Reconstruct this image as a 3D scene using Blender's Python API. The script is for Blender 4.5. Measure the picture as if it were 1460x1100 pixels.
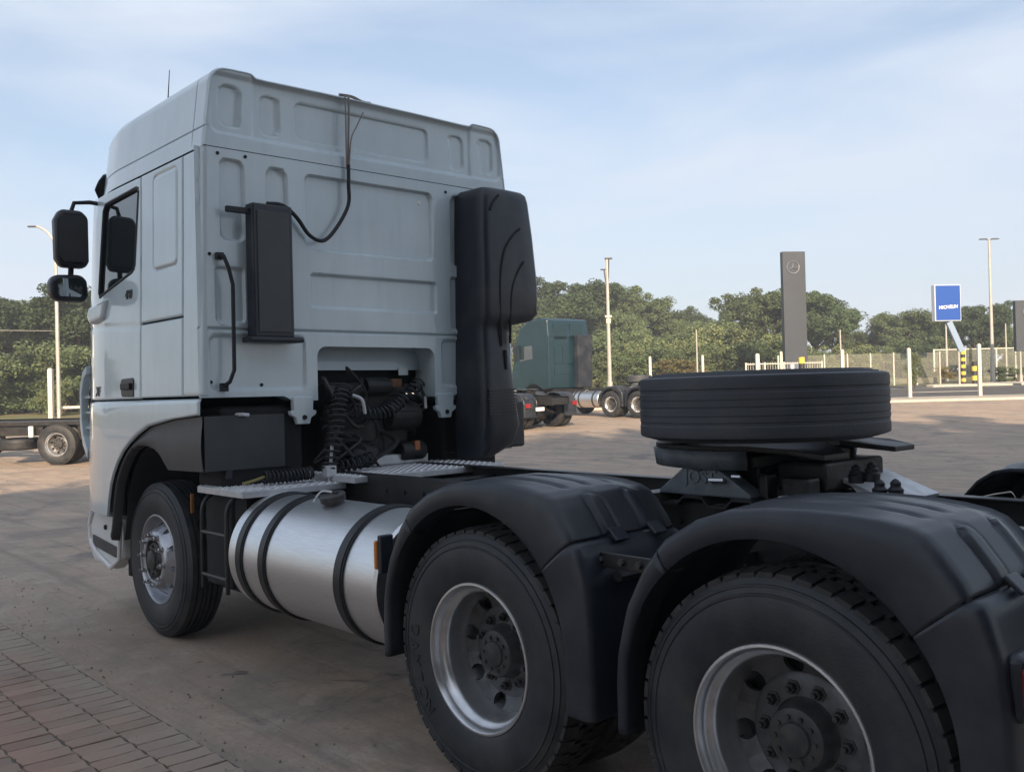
import bpy, bmesh, math, random
import numpy as np
from mathutils import Vector, Matrix
for _o in list(bpy.data.objects): bpy.data.objects.remove(_o, do_unlink=True)
S = bpy.context.scene; COL = S.collection
PI = math.pi; RAD = math.radians
rng = random.Random(7)

# ------------------------------------------------------------------ camera
CAM = Vector((-6.371, 3.647, 1.593)); YAW, PITCH, ROLL = -0.739, 0.007, -0.025; FPX = 1340.9
_f = Vector((math.cos(PITCH)*math.cos(YAW), math.cos(PITCH)*math.sin(YAW), math.sin(PITCH)))
_r0 = Vector((math.sin(YAW), -math.cos(YAW), 0)); _u0 = _r0.cross(_f)
_r = math.cos(ROLL)*_r0+math.sin(ROLL)*_u0; _u = -math.sin(ROLL)*_r0+math.cos(ROLL)*_u0
cd = bpy.data.cameras.new('camera'); cam = bpy.data.objects.new('camera', cd); COL.objects.link(cam)
m4 = Matrix(((_r.x, _u.x, -_f.x), (_r.y, _u.y, -_f.y), (_r.z, _u.z, -_f.z))).to_4x4(); m4.translation = CAM
cam.matrix_world = m4
cd.sensor_width = 36; cd.lens = 36*FPX/1460; cd.clip_start = 0.05; cd.clip_end = 3000
S.camera = cam

# ------------------------------------------------------------------ light
SUN_EL = RAD(23.5); SUN_AZ = math.atan2(0.66, -0.75)        # direction towards the sun, in the x-y plane
sd = bpy.data.lights.new('sun', 'SUN'); sun = bpy.data.objects.new('sun', sd); COL.objects.link(sun)
sd.energy = 5.0; sd.angle = RAD(0.6); sd.color = (1.0, 0.79, 0.56)
_s = Vector((math.cos(SUN_EL)*math.cos(SUN_AZ), math.cos(SUN_EL)*math.sin(SUN_AZ), math.sin(SUN_EL)))
sun.rotation_euler = _s.to_track_quat('Z', 'Y').to_euler()
wd = bpy.data.worlds.new('World'); S.world = wd; wd.use_nodes = True
nt = wd.node_tree; nt.nodes.clear(); N = nt.nodes.new; L = nt.links.new
sky = N('ShaderNodeTexSky'); sky.sky_type = 'NISHITA'; sky.sun_disc = False
sky.sun_elevation = SUN_EL; sky.sun_rotation = PI/2-SUN_AZ
sky.air_density = 1.0; sky.dust_density = 2.6; sky.ozone_density = 1.6
tc = N('ShaderNodeTexCoord'); mp = N('ShaderNodeMapping'); mp.inputs['Scale'].default_value = (1.0, 1.0, 4.5); mp.inputs['Rotation'].default_value = (0.10, 0.16, 0.4)
L(tc.outputs['Generated'], mp.inputs['Vector'])
nz = N('ShaderNodeTexNoise'); nz.inputs['Scale'].default_value = 1.9; nz.inputs['Detail'].default_value = 6; nz.inputs['Roughness'].default_value = .52; nz.inputs['Distortion'].default_value = .35
L(mp.outputs[0], nz.inputs['Vector'])
rp = N('ShaderNodeValToRGB'); rp.color_ramp.elements[0].position = .38; rp.color_ramp.elements[1].position = .66
rp.color_ramp.elements[0].color = (.34, .34, .34, 1); rp.color_ramp.elements[1].color = (.97, .97, .97, 1)
L(nz.outputs['Fac'], rp.inputs[0])
mx = N('ShaderNodeMix'); mx.data_type = 'RGBA'; L(rp.outputs[0], mx.inputs[0]); L(sky.outputs[0], mx.inputs[6]); mx.inputs[7].default_value = (4.15, 4.65, 5.45, 1)   # thin veil of high cloud
bg = N('ShaderNodeBackground'); bg.inputs['Strength'].default_value = 0.10; L(mx.outputs[2], bg.inputs[0])
wo = N('ShaderNodeOutputWorld'); L(bg.outputs[0], wo.inputs[0])
S.view_settings.view_transform = 'Standard'; S.view_settings.look = 'None'; S.view_settings.gamma = 1; S.view_settings.use_curve_mapping = False
S.view_settings.exposure = 0.86
S.render.engine = 'CYCLES'

# ------------------------------------------------------------------ materials
def mat(name, col, rough=.5, metal=0, col2=None, scale=6, detail=4, bump=0, bscale=40, coat=0, spec=.5, stretch=None, rvar=0, ramp=(.35, .65), rnd=0):
    m = bpy.data.materials.new(name); m.use_nodes = True; t = m.node_tree; b = t.nodes['Principled BSDF']
    b.inputs['Base Color'].default_value = (*col, 1); b.inputs['Roughness'].default_value = rough; b.inputs['Metallic'].default_value = metal
    b.inputs['Coat Weight'].default_value = coat; b.inputs['Coat Roughness'].default_value = .04; b.inputs['Specular IOR Level'].default_value = spec
    tc = t.nodes.new('ShaderNodeTexCoord'); vec = tc.outputs['Object']
    if stretch:
        mp = t.nodes.new('ShaderNodeMapping'); mp.inputs['Scale'].default_value = stretch; t.links.new(vec, mp.inputs[0]); vec = mp.outputs[0]
    if col2 is not None or rvar:
        n = t.nodes.new('ShaderNodeTexNoise'); n.inputs['Scale'].default_value = scale; n.inputs['Detail'].default_value = detail; n.inputs['Roughness'].default_value = .6
        t.links.new(vec, n.inputs['Vector'])
        r = t.nodes.new('ShaderNodeValToRGB'); r.color_ramp.elements[0].position = ramp[0]; r.color_ramp.elements[1].position = ramp[1]
        t.links.new(n.outputs['Fac'], r.inputs[0])
        if col2 is not None:
            x = t.nodes.new('ShaderNodeMix'); x.data_type = 'RGBA'; x.inputs[6].default_value = (*col, 1); x.inputs[7].default_value = (*col2, 1)
            t.links.new(r.outputs[0], x.inputs[0]); out = x.outputs[2]
            if rnd:
                oi = t.nodes.new('ShaderNodeObjectInfo'); mr = t.nodes.new('ShaderNodeMapRange'); mr.inputs[3].default_value = 1-rnd; mr.inputs[4].default_value = 1+rnd
                t.links.new(oi.outputs['Random'], mr.inputs[0])
                hs = t.nodes.new('ShaderNodeHueSaturation'); t.links.new(mr.outputs[0], hs.inputs['Value']); t.links.new(out, hs.inputs['Color']); out = hs.outputs[0]
            t.links.new(out, b.inputs['Base Color'])
        if rvar:
            q = t.nodes.new('ShaderNodeMapRange'); q.inputs[3].default_value = max(0, rough-rvar); q.inputs[4].default_value = min(1, rough+rvar)
            t.links.new(n.outputs['Fac'], q.inputs[0]); t.links.new(q.outputs[0], b.inputs['Roughness'])
    if bump:
        n2 = t.nodes.new('ShaderNodeTexNoise'); n2.inputs['Scale'].default_value = bscale; n2.inputs['Detail'].default_value = 3; t.links.new(vec, n2.inputs['Vector'])
        bp = t.nodes.new('ShaderNodeBump'); bp.inputs['Strength'].default_value = bump; bp.inputs['Distance'].default_value = .01
        t.links.new(n2.outputs['Fac'], bp.inputs['Height']); t.links.new(bp.outputs[0], b.inputs['Normal'])
    return m
M = {}
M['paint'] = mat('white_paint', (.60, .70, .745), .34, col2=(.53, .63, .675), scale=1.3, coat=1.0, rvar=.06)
def grime(m, col=(.36, .36, .34), amt=.2):
    t = m.node_tree; b = t.nodes['Principled BSDF']; src = b.inputs['Base Color'].links[0].from_socket; tc = t.nodes.new('ShaderNodeTexCoord')
    mp = t.nodes.new('ShaderNodeMapping'); mp.inputs['Scale'].default_value = (7, 7, .8); t.links.new(tc.outputs['Object'], mp.inputs[0])
    n = t.nodes.new('ShaderNodeTexNoise'); n.inputs['Scale'].default_value = 1.6; n.inputs['Detail'].default_value = 8; n.inputs['Roughness'].default_value = .65; t.links.new(mp.outputs[0], n.inputs['Vector'])
    r = t.nodes.new('ShaderNodeValToRGB'); r.color_ramp.elements[0].position = .46; r.color_ramp.elements[1].position = .80; r.color_ramp.elements[1].color = (amt, amt, amt, 1); t.links.new(n.outputs['Fac'], r.inputs[0])
    x = t.nodes.new('ShaderNodeMix'); x.data_type = 'RGBA'; t.links.new(r.outputs[0], x.inputs[0]); t.links.new(src, x.inputs[6]); x.inputs[7].default_value = (*col, 1); t.links.new(x.outputs[2], b.inputs['Base Color'])
grime(M['paint'])
M['paint2'] = mat('white_fleet_paint', (.70, .71, .70), .4)
M['teal'] = mat('teal_paint', (.004, .022, .033), .3, col2=(.006, .028, .040), scale=2, coat=.5)
M['shell'] = mat('black_inner_shell', (.012, .012, .013), .8)
M['plastic'] = mat('black_plastic', (.016, .020, .029), .40, col2=(.066, .066, .068), scale=2.4, detail=9, bump=.07, bscale=320, rvar=.14, ramp=(.46, .84))
M['clad'] = mat('grey_black_cladding', (.045, .047, .052), .5, col2=(.06, .062, .066), scale=4, bump=.06, bscale=200)
M['frame'] = mat('black_chassis_paint', (.014, .014, .016), .42, col2=(.032, .030, .028), scale=9, rvar=.12)
M['rubber'] = mat('tyre_rubber', (.018, .021, .027), .55, col2=(.054, .052, .050), scale=5, detail=7, ramp=(.42, .75), bump=.12, bscale=120, rvar=.1)
M['worn'] = mat('worn_spare_rubber', (.040, .045, .056), .6, col2=(.058, .060, .066), scale=6, detail=7, bump=.15, bscale=70, rvar=.1)
M['tread'] = mat('dusty_tread_rubber', (.026, .026, .028), .8, col2=(.055, .052, .048), scale=16, bump=.2, bscale=90)
M['rim'] = mat('silver_rim_paint', (.72, .73, .75), .32, .85, col2=(.52, .52, .52), scale=7, rvar=.1)
M['rimdark'] = mat('dusty_wheel_disc', (.125, .13, .14), .42, .5, col2=(.075, .074, .073), scale=11, rvar=.1)
M['alloy'] = mat('polished_alloy', (.50, .52, .56), .36, .85, col2=(.38, .39, .42), scale=8, rvar=.08)
M['hub'] = mat('dusty_hub_steel', (.040, .042, .046), .5, .4, col2=(.085, .08, .078), scale=18)
M['nut'] = mat('bright_nut_steel', (.5, .5, .51), .3, .9)
M['tank'] = mat('brushed_aluminium', (.80, .81, .82), .38, 1, col2=(.70, .71, .72), scale=26, stretch=(.35, 9, 9), rvar=.09, bump=.03, bscale=60)
M['strap'] = mat('rubber_lined_strap', (.035, .037, .04), .4, .4)
M['galv'] = mat('galvanised_plate', (.62, .63, .65), .45, .35, col2=(.50, .51, .53), scale=14, rvar=.1)
M['castgrey'] = mat('grey_painted_casting', (.16, .18, .20), .55, col2=(.10, .115, .13), scale=12, bump=.15, bscale=60)
M['grease'] = mat('greasy_black_steel', (.011, .011, .012), .5, .2, col2=(.030, .027, .025), scale=15, bump=.2, bscale=50, rvar=.15)
M['hose'] = mat('black_hose', (.012, .013, .016), .55)
M['yellow'] = mat('yellow_plastic', (.26, .22, .08), .6)
M['glass'] = mat('dark_window_glass', (.018, .024, .026), .03); M['glass'].node_tree.nodes['Principled BSDF'].inputs['IOR'].default_value = 2.6
M['mirror'] = mat('mirror_glass', (.62, .66, .68), .03, 1)
M['red'] = mat('red_lamp_lens', (.26, .012, .015), .25, coat=.6)
M['amber'] = mat('amber_lamp_lens', (.62, .19, .02), .25, coat=.5)
M['chrome'] = mat('dark_badge_metal', (.05, .055, .06), .3, .6)
M['white'] = mat('white_masonry_paint', (.60, .57, .49), .75, col2=(.50, .47, .39), scale=5)
M['pole'] = mat('galvanised_pole', (.46, .45, .42), .5, .3, col2=(.38, .37, .34), scale=3)
M['pylon'] = mat('dark_grey_sign_panel', (.036, .043, .056), .5, .1, col2=(.042, .050, .064), scale=1)
M['silver'] = mat('silver_emblem', (.36, .37, .39), .3, .8)
M['blue'] = mat('blue_sign_face', (.010, .065, .32), .4)
M['signwhite'] = mat('sign_white', (.8, .8, .8), .4)
M['signframe'] = mat('pale_sign_frame', (.55, .60, .66), .4)
M['signyellow'] = mat('safety_yellow', (.72, .50, .07), .5)
M['signblack'] = mat('safety_black', (.02, .02, .02), .5)
M['bluepole'] = mat('grey_blue_pole', (.22, .30, .42), .45, .2)
M['kerb'] = mat('pale_concrete_kerb', (.56, .51, .43), .85, col2=(.44, .40, .33), scale=4)
M['asphalt'] = mat('asphalt', (.055, .052, .050), .85, col2=(.085, .08, .075), scale=1.2, bump=.2, bscale=80)
M['roadpaint'] = mat('road_marking', (.6, .58, .52), .7)
M['walk'] = mat('concrete_pavement', (.42, .37, .30), .9, col2=(.34, .30, .25), scale=1.5)
M['wall'] = mat('workshop_cladding', (.46, .47, .48), .55, col2=(.38, .39, .40), scale=1.5)
M['bark'] = mat('bark', (.10, .075, .055), .9, col2=(.06, .047, .035), scale=9, bump=.5, bscale=14)
M['terrain'] = mat('rough_grass_ground', (.10, .115, .035), .95, col2=(.21, .17, .085), scale=.35, detail=8, bump=.5, bscale=4)

def leafmat(name, c1, c2, rnd=.25):
    m = mat(name, c1, .62, col2=c2, scale=.55, detail=5, ramp=(.3, .7), rnd=rnd, spec=.25)
    t = m.node_tree; b = t.nodes['Principled BSDF']; out = t.nodes['Material Output']
    tr = t.nodes.new('ShaderNodeBsdfTranslucent'); mx = t.nodes.new('ShaderNodeMixShader'); mx.inputs[0].default_value = .22
    src = b.inputs['Base Color'].links[0].from_socket; t.links.new(src, tr.inputs[0])
    t.links.new(b.outputs[0], mx.inputs[1]); t.links.new(tr.outputs[0], mx.inputs[2]); t.links.new(mx.outputs[0], out.inputs[0])
    return m
M['leaf_dark'] = leafmat('dark_leaves', (.045, .075, .034), (.090, .122, .058))
M['leaf_mid'] = leafmat('mid_green_leaves', (.072, .110, .045), (.135, .165, .078))
M['leaf_light'] = leafmat('light_green_leaves', (.12, .160, .060), (.205, .225, .105))
M['leaf_dry'] = leafmat('dry_brush_leaves', (.22, .16, .07), (.13, .13, .05))

def yard_material():
    m = bpy.data.materials.new('worn_yard_paving'); m.use_nodes = True; t = m.node_tree; b = t.nodes['Principled BSDF']
    N = t.nodes.new; L = t.links.new
    tc = N('ShaderNodeTexCoord')
    def noise(scale, det=5, rough=.6, dist=0, vec=None):
        n = N('ShaderNodeTexNoise'); n.inputs['Scale'].default_value = scale; n.inputs['Detail'].default_value = det; n.inputs['Roughness'].default_value = rough; n.inputs['Distortion'].default_value = dist
        L(vec or tc.outputs['Object'], n.inputs['Vector']); return n.outputs['Fac']
    def ramp(fac, p0, p1, c0=(0, 0, 0, 1), c1=(1, 1, 1, 1)):
        r = N('ShaderNodeValToRGB'); r.color_ramp.elements[0].position = p0; r.color_ramp.elements[1].position = p1
        r.color_ramp.elements[0].color = c0; r.color_ramp.elements[1].color = c1; L(fac, r.inputs[0]); return r.outputs[0]
    def mix(f, a, b_, mode='MIX'):
        x = N('ShaderNodeMix'); x.data_type = 'RGBA'; x.blend_type = mode
        (L(f, x.inputs[0]) if not isinstance(f, float) else setattr(x.inputs[0], 'default_value', f))
        for s, i in ((a, 6), (b_, 7)):
            if isinstance(s, tuple): x.inputs[i].default_value = (*s, 1)
            else: L(s, x.inputs[i])
        return x.outputs[2]
    mp = N('ShaderNodeMapping'); mp.inputs['Scale'].default_value = (.35, 1.6, 1); mp.inputs['Rotation'].default_value = (0, 0, RAD(8)); L(tc.outputs['Object'], mp.inputs[0])
    base = mix(ramp(noise(.22, 6), .35, .68), (.385, .290, .215), (.51, .375, .275))
    base = mix(ramp(noise(1.3, 6, .65, .4, mp.outputs[0]), .42, .66), base, (.325, .265, .215))
    base = mix(ramp(noise(3.1, 5, .7), .52, .75), base, (.46, .39, .315))
    base = mix(ramp(noise(.9, 6, .65, .8), .50, .70), base, (.235, .198, .165))
    base = mix(ramp(noise(.45, 7, .7, 1.2), .56, .66), base, (.185, .160, .138))
    base = mix(ramp(noise(5.5, 6, .75, .5), .58, .72), base, (.17, .15, .13))
    base = mix(ramp(noise(1.7, 3, .5, 2.0), .68, .73), base, (.085, .08, .075))
    base = mix(ramp(noise(38, 3, .7), .45, .8), base, (.28, .23, .19))
    ms = N('ShaderNodeMapping'); ms.inputs['Scale'].default_value = (.12, 2.6, 1); ms.inputs['Rotation'].default_value = (0, 0, RAD(-14)); L(tc.outputs['Object'], ms.inputs[0])
    base = mix(ramp(noise(1.5, 6, .6, .25, ms.outputs[0]), .54, .70, (0, 0, 0, 1), (.6, .6, .6, 1)), base, (.15, .135, .12))
    base = mix(ramp(noise(2.2, 7, .75, .6), .55, .62, (0, 0, 0, 1), (.5, .5, .5, 1)), base, (.44, .365, .29))
    br = N('ShaderNodeTexBrick'); br.inputs['Scale'].default_value = 1; br.inputs['Brick Width'].default_value = .22; br.inputs['Row Height'].default_value = .11; br.inputs['Mortar Size'].default_value = .007; br.inputs['Mortar Smooth'].default_value = .6
    br.inputs['Color1'].default_value = (.55, .55, .55, 1); br.inputs['Color2'].default_value = (.80, .80, .80, 1); br.inputs['Mortar'].default_value = (.25, .25, .25, 1)
    L(tc.outputs['Object'], br.inputs['Vector'])
    wear = ramp(noise(.6, 5, .6, .3), .40, .62, (.02, .02, .02, 1), (.20, .20, .20, 1))
    base = mix(wear, base, mix(1.0, base, br.outputs['Color'], 'MULTIPLY'))
    L(base, b.inputs['Base Color']); b.inputs['Roughness'].default_value = .82; b.inputs['Specular IOR Level'].default_value = .3
    bp = N('ShaderNodeBump'); bp.inputs['Strength'].default_value = .35; bp.inputs['Distance'].default_value = .012
    ad = N('ShaderNodeMath'); ad.operation = 'ADD'; L(noise(30, 5, .7), ad.inputs[0]); qq = N('ShaderNodeMath'); qq.operation = 'MULTIPLY'; qq.inputs[1].default_value = .25; L(br.outputs['Fac'], qq.inputs[0]); L(qq.outputs[0], ad.inputs[1])
    mm = N('ShaderNodeMath'); mm.operation = 'MULTIPLY'; L(ad.outputs[0], mm.inputs[0]); mm.inputs[1].default_value = .6
    L(mm.outputs[0], bp.inputs['Height']); mm.inputs[1].default_value = .4; L(bp.outputs[0], b.inputs['Normal'])
    return m
M['yard'] = yard_material()
def chainlink_material():
    m = bpy.data.materials.new('chain_link_mesh'); m.use_nodes = True; t = m.node_tree; b = t.nodes['Principled BSDF']
    b.inputs['Base Color'].default_value = (.42, .42, .36, 1); b.inputs['Roughness'].default_value = .6
    tr = t.nodes.new('ShaderNodeBsdfTransparent'); mx = t.nodes.new('ShaderNodeMixShader'); mx.inputs[0].default_value = .22
    t.links.new(tr.outputs[0], mx.inputs[1]); t.links.new(b.outputs[0], mx.inputs[2]); t.links.new(mx.outputs[0], t.nodes['Material Output'].inputs[0])
    return m
M['chain'] = chainlink_material()

# ------------------------------------------------------------------ mesh helpers
def sstep(a, b, x):
    t = min(1, max(0, (x-a)/(b-a))); return t*t*(3-2*t)
def lerp_tab(tab, x):
    if x <= tab[0][0]: return tab[0][1]
    for (a, p), (b, q) in zip(tab, tab[1:]):
        if x <= b: return p+(q-p)*(x-a)/(b-a)
    return tab[-1][1]
def frange(a, b, n): return [a+(b-a)*i/n for i in range(n+1)]

class MB:
    def __init__(s): s.v = []; s.f = []
    def add(s, vs, fs):
        o = len(s.v); s.v.extend([tuple(p) for p in vs]); s.f.extend([tuple(i+o for i in f) for f in fs]); return s
    def box(s, c, d, rot=None):
        x, y, z = d[0]/2, d[1]/2, d[2]/2
        P = [Vector((a*x, b*y, e*z)) for a in (-1, 1) for b in (-1, 1) for e in (-1, 1)]
        if rot is not None: P = [rot @ p for p in P]
        P = [p+Vector(c) for p in P]
        return s.add(P, [(0, 1, 3, 2), (4, 6, 7, 5), (0, 4, 5, 1), (2, 3, 7, 6), (0, 2, 6, 4), (1, 5, 7, 3)])
    def prism(s, poly, a, b, axis='y'):
        def P(p, t):
            return (p[0], t, p[1]) if axis == 'y' else ((t, p[0], p[1]) if axis == 'x' else (p[0], p[1], t))
        n = len(poly); vs = [P(p, a) for p in poly]+[P(p, b) for p in poly]
        fs = [tuple(range(n)), tuple(range(2*n-1, n-1, -1))]+[(i, i+n, (i+1) % n+n, (i+1) % n) for i in range(n)]
        return s.add(vs, fs)
    def tube(s, path, r, n=8, cap=True):
        path = [Vector(p) for p in path]; R = r if isinstance(r, (list, tuple)) else [r]*len(path)
        up = None; vs = []
        for i, p in enumerate(path):
            t = (path[min(i+1, len(path)-1)]-path[max(i-1, 0)]); t.normalize()
            if up is None: up = t.orthogonal().normalized()
            else:
                up = up-t*up.dot(t)
                up = up.normalized() if up.length > 1e-6 else t.orthogonal().normalized()
            w = t.cross(up)
            for k in range(n): vs.append(p+R[i]*(up*math.cos(2*PI*k/n)+w*math.sin(2*PI*k/n)))
        fs = [(i*n+k, i*n+(k+1) % n, (i+1)*n+(k+1) % n, (i+1)*n+k) for i in range(len(path)-1) for k in range(n)]
        if cap: fs += [tuple(range(n-1, -1, -1)), tuple(range((len(path)-1)*n, len(path)*n))]
        return s.add(vs, fs)
    def lathe(s, prof, c=(0, 0, 0), axis='y', n=48, closed=False, a0=0, a1=2*PI):
        full = abs(a1-a0-2*PI) < 1e-6; m = len(prof); cnt = n if full else n+1; vs = []
        for k in range(cnt):
            a = a0+(a1-a0)*k/n; ca, sa = math.cos(a), math.sin(a)
            for (r, h) in prof:
                p = (r*ca, h, r*sa) if axis == 'y' else ((h, r*ca, r*sa) if axis == 'x' else (r*ca, r*sa, h))
                vs.append((p[0]+c[0], p[1]+c[1], p[2]+c[2]))
        fs = []
        for k in range(n):
            k2 = (k+1) % cnt
            for j in range(m if closed else m-1):
                j2 = (j+1) % m; fs.append((k*m+j, k*m+j2, k2*m+j2, k2*m+j))
        return s.add(vs, fs)
    def grid(s, us, ws, fn, flip=False, close=False):
        vs = [fn(u, w) for u in us for w in ws]; m = len(ws); fs = []
        for i in range(len(us)-1):
            for j in range(m-1):
                q = (i*m+j, (i+1)*m+j, (i+1)*m+j+1, i*m+j+1); fs.append(q[::-1] if flip else q)
        return s.add(vs, fs)
    def build(s, name, m, parent=None, smooth=35, bevel=0, seg=2, solid=0, loc=None, recalc=False):
        me = bpy.data.meshes.new(name); me.from_pydata(s.v, [], s.f); me.update()
        if recalc:
            b = bmesh.new(); b.from_mesh(me); bmesh.ops.remove_doubles(b, verts=b.verts, dist=1e-5); bmesh.ops.recalc_face_normals(b, faces=b.faces); b.to_mesh(me); b.free()
        if smooth:
            me.polygons.foreach_set('use_smooth', [True]*len(me.polygons))
            me.set_sharp_from_angle(angle=RAD(smooth))
        me.materials.append(M[m] if isinstance(m, str) else m)
        o = bpy.data.objects.new(name, me); COL.objects.link(o)
        if parent is not None: o.parent = parent
        if loc is not None: o.location = loc
        if solid: md = o.modifiers.new('solid', 'SOLIDIFY'); md.thickness = solid; md.offset = -1
        if bevel: md = o.modifiers.new('bevel', 'BEVEL'); md.width = bevel; md.segments = seg; md.limit_method = 'ANGLE'; md.angle_limit = RAD(40); md.harden_normals = False
        return o
def tag(o, label, cat, group=None, kind=None):
    if label: o['label'] = label
    if cat: o['category'] = cat
    if group: o['group'] = group
    if kind: o['kind'] = kind
    return o
def empty(name, loc=(0, 0, 0), rz=0, parent=None):
    o = bpy.data.objects.new(name, None); o.empty_display_size = .2; COL.objects.link(o); o.location = loc; o.rotation_euler = (0, 0, rz)
    if parent is not None: o.parent = parent
    return o
CH = {}
def copy_tree(o, parent=None, depth=0):
    c = o.copy(); COL.objects.link(c); c.parent = parent
    for ch in list(o.children): copy_tree(ch, c, depth+1)
    return c
def structure(o): o['kind'] = 'structure'; return o
def text_mesh(txt, size, depth=.002, shear=0, bold=0):
    cu = bpy.data.curves.new('lettering', 'FONT'); cu.body = txt; cu.size = size; cu.extrude = depth; cu.align_x = 'CENTER'; cu.align_y = 'CENTER'; cu.shear = shear; cu.offset = bold
    o = bpy.data.objects.new('lettering', cu); COL.objects.link(o)
    dg = bpy.context.evaluated_depsgraph_get(); me = bpy.data.meshes.new_from_object(o.evaluated_get(dg)); bpy.data.objects.remove(o); bpy.data.curves.remove(cu)
    return me
def text_obj(name, txt, size, m, mw, parent=None, depth=.002, shear=0, bold=0):
    me = text_mesh(txt, size, depth, shear, bold); me.materials.clear(); me.materials.append(M[m]); me.transform(mw)
    o = bpy.data.objects.new(name, me); COL.objects.link(o)
    if parent is not None: o.parent = parent
    return o

# ------------------------------------------------------------------ site frame: u across, v away from the yard's near side
SN = Vector((math.cos(YAW), math.sin(YAW))); SR = Vector((math.sin(YAW), -math.cos(YAW)))
HT = [(-1e4, 0), (20, 0), (24, .03), (30, .24), (38, .52), (45, .66), (48, .74), (56, 1.05), (65, 1.42), (75, 1.85), (100, 2.5), (180, 4), (1e4, 4)]
def hgt(v): return lerp_tab(HT, v)
def site(u, v, dz=0): return Vector((CAM.x+v*SN.x+u*SR.x, CAM.y+v*SN.y+u*SR.y, hgt(v)+dz))
def at(px, py, v):
    d = _f+_r*((px-730)/FPX)+_u*((550-py)/FPX)
    h = Vector((d.x, d.y)).dot(SN); p = CAM+d*(v/h); return p
def base(px, py, v):
    p = at(px, py, v); p.z = hgt(v); return p
SITE_RZ = YAW-PI/2      # local x along +u, local y ... away

# ground sheets
def sheet(name, us, vs, m, dz, parent=None, zf=None):
    b = MB(); b.grid(us, vs, lambda u, v: tuple(site(u, v, dz)), flip=True)
    return structure(b.build(name, m, parent, smooth=80))
vs_all = [-200, -100, -60, -30, 0, 10, 20, 24, 30, 38, 45, 48, 56, 65, 75, 100, 140, 180, 300]
us_all = [-300, -150, -80, -40, -20, -10, 0, 10, 20, 40, 80, 150, 300]
sheet('ground', us_all, vs_all, 'terrain', -.09)
sheet('yard', frange(-70, 70, 28), [-70, -40, -20, 0, 5, 10, 15, 20, 24, 30, 38, 45], 'yard', 0)
sheet('pavement', frange(-2, 70, 12), [45.35, 48], 'walk', .105)
kb = MB()
for a, b_ in zip(frange(-2, 70, 12), frange(-2, 70, 12)[1:]):
    q = [site(u, v, z) for u in (a, b_) for v, z in ((45.0, 0), (45.0, .11), (45.35, .11), (45.35, 0))]
    kb.add(q, [(0, 4, 5, 1), (1, 5, 6, 2), (2, 6, 7, 3)])
structure(kb.build('kerb', 'kerb', smooth=0))
sheet('road', frange(-2, 80, 8), [48, 56, 65], 'asphalt', -.02)
for v0 in (50.3, 60.2):
    b = MB(); b.grid(frange(14, 60, 8), [v0, v0+.16], lambda u, v: tuple(site(u, v, -.014)), flip=True); structure(b.build('road_line', 'roadpaint', smooth=0))
kb = MB()
for a, b_ in zip(frange(-2, 24.4, 6), frange(-2, 24.4, 6)[1:]):
    q = [site(u, v, z) for u in (a, b_) for v, z in ((65.0, -.03), (65.0, .10), (65.5, .12), (65.5, -.09))]
    kb.add(q, [(0, 4, 5, 1), (1, 5, 6, 2), (2, 6, 7, 3)])
structure(kb.build('kerb', 'kerb', smooth=0))

# interlocking pavers beside the truck
pp = empty('paver_path'); structure(pp)
bed = MB(); bed.add([(-10, 1.80, .003), (10, 1.80, .003), (10, 5.6, .003), (-10, 5.6, .003)], [(0, 1, 2, 3)])
bed.build('paver_bed', mat('jointing_sand', (.10, .085, .07), .95, col2=(.15, .13, .11), scale=8), pp, smooth=0)
def paver_shape(lx=.115, ly=.222, z=.006):
    # wavy interlocking outline
    g = .002; w = .007; o = []
    X, Y = lx/2-g, ly/2-g
    for i in range(4): o.append((-X+2*X*i/4, -Y+(w if i in (1, 2) else 0)*(1 if i % 2 else .6)))
    for i in range(4): o.append((X-(w if i in (1, 2) else 0)*(1 if i % 2 else .6)*.7, -Y+2*Y*i/4))
    for i in range(4): o.append((X-2*X*i/4, Y+(w if i in (1, 2) else 0)*(1 if i % 2 else .6)))
    for i in range(4): o.append((-X-(w if i in (1, 2) else 0)*(1 if i % 2 else .6)*.7, Y-2*Y*i/4))
    n = len(o); vs = [(x, y, -.006) for x, y in o]+[(x, y, z-.003) for x, y in o]+[(x*.965, y*.965, z) for x, y in o]
    fs = [(i, (i+1) % n, n+(i+1) % n, n+i) for i in range(n)]+[(n+i, n+(i+1) % n, 2*n+(i+1) % n, 2*n+i) for i in range(n)]+[tuple(range(2*n, 3*n))]
    return vs, fs
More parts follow.
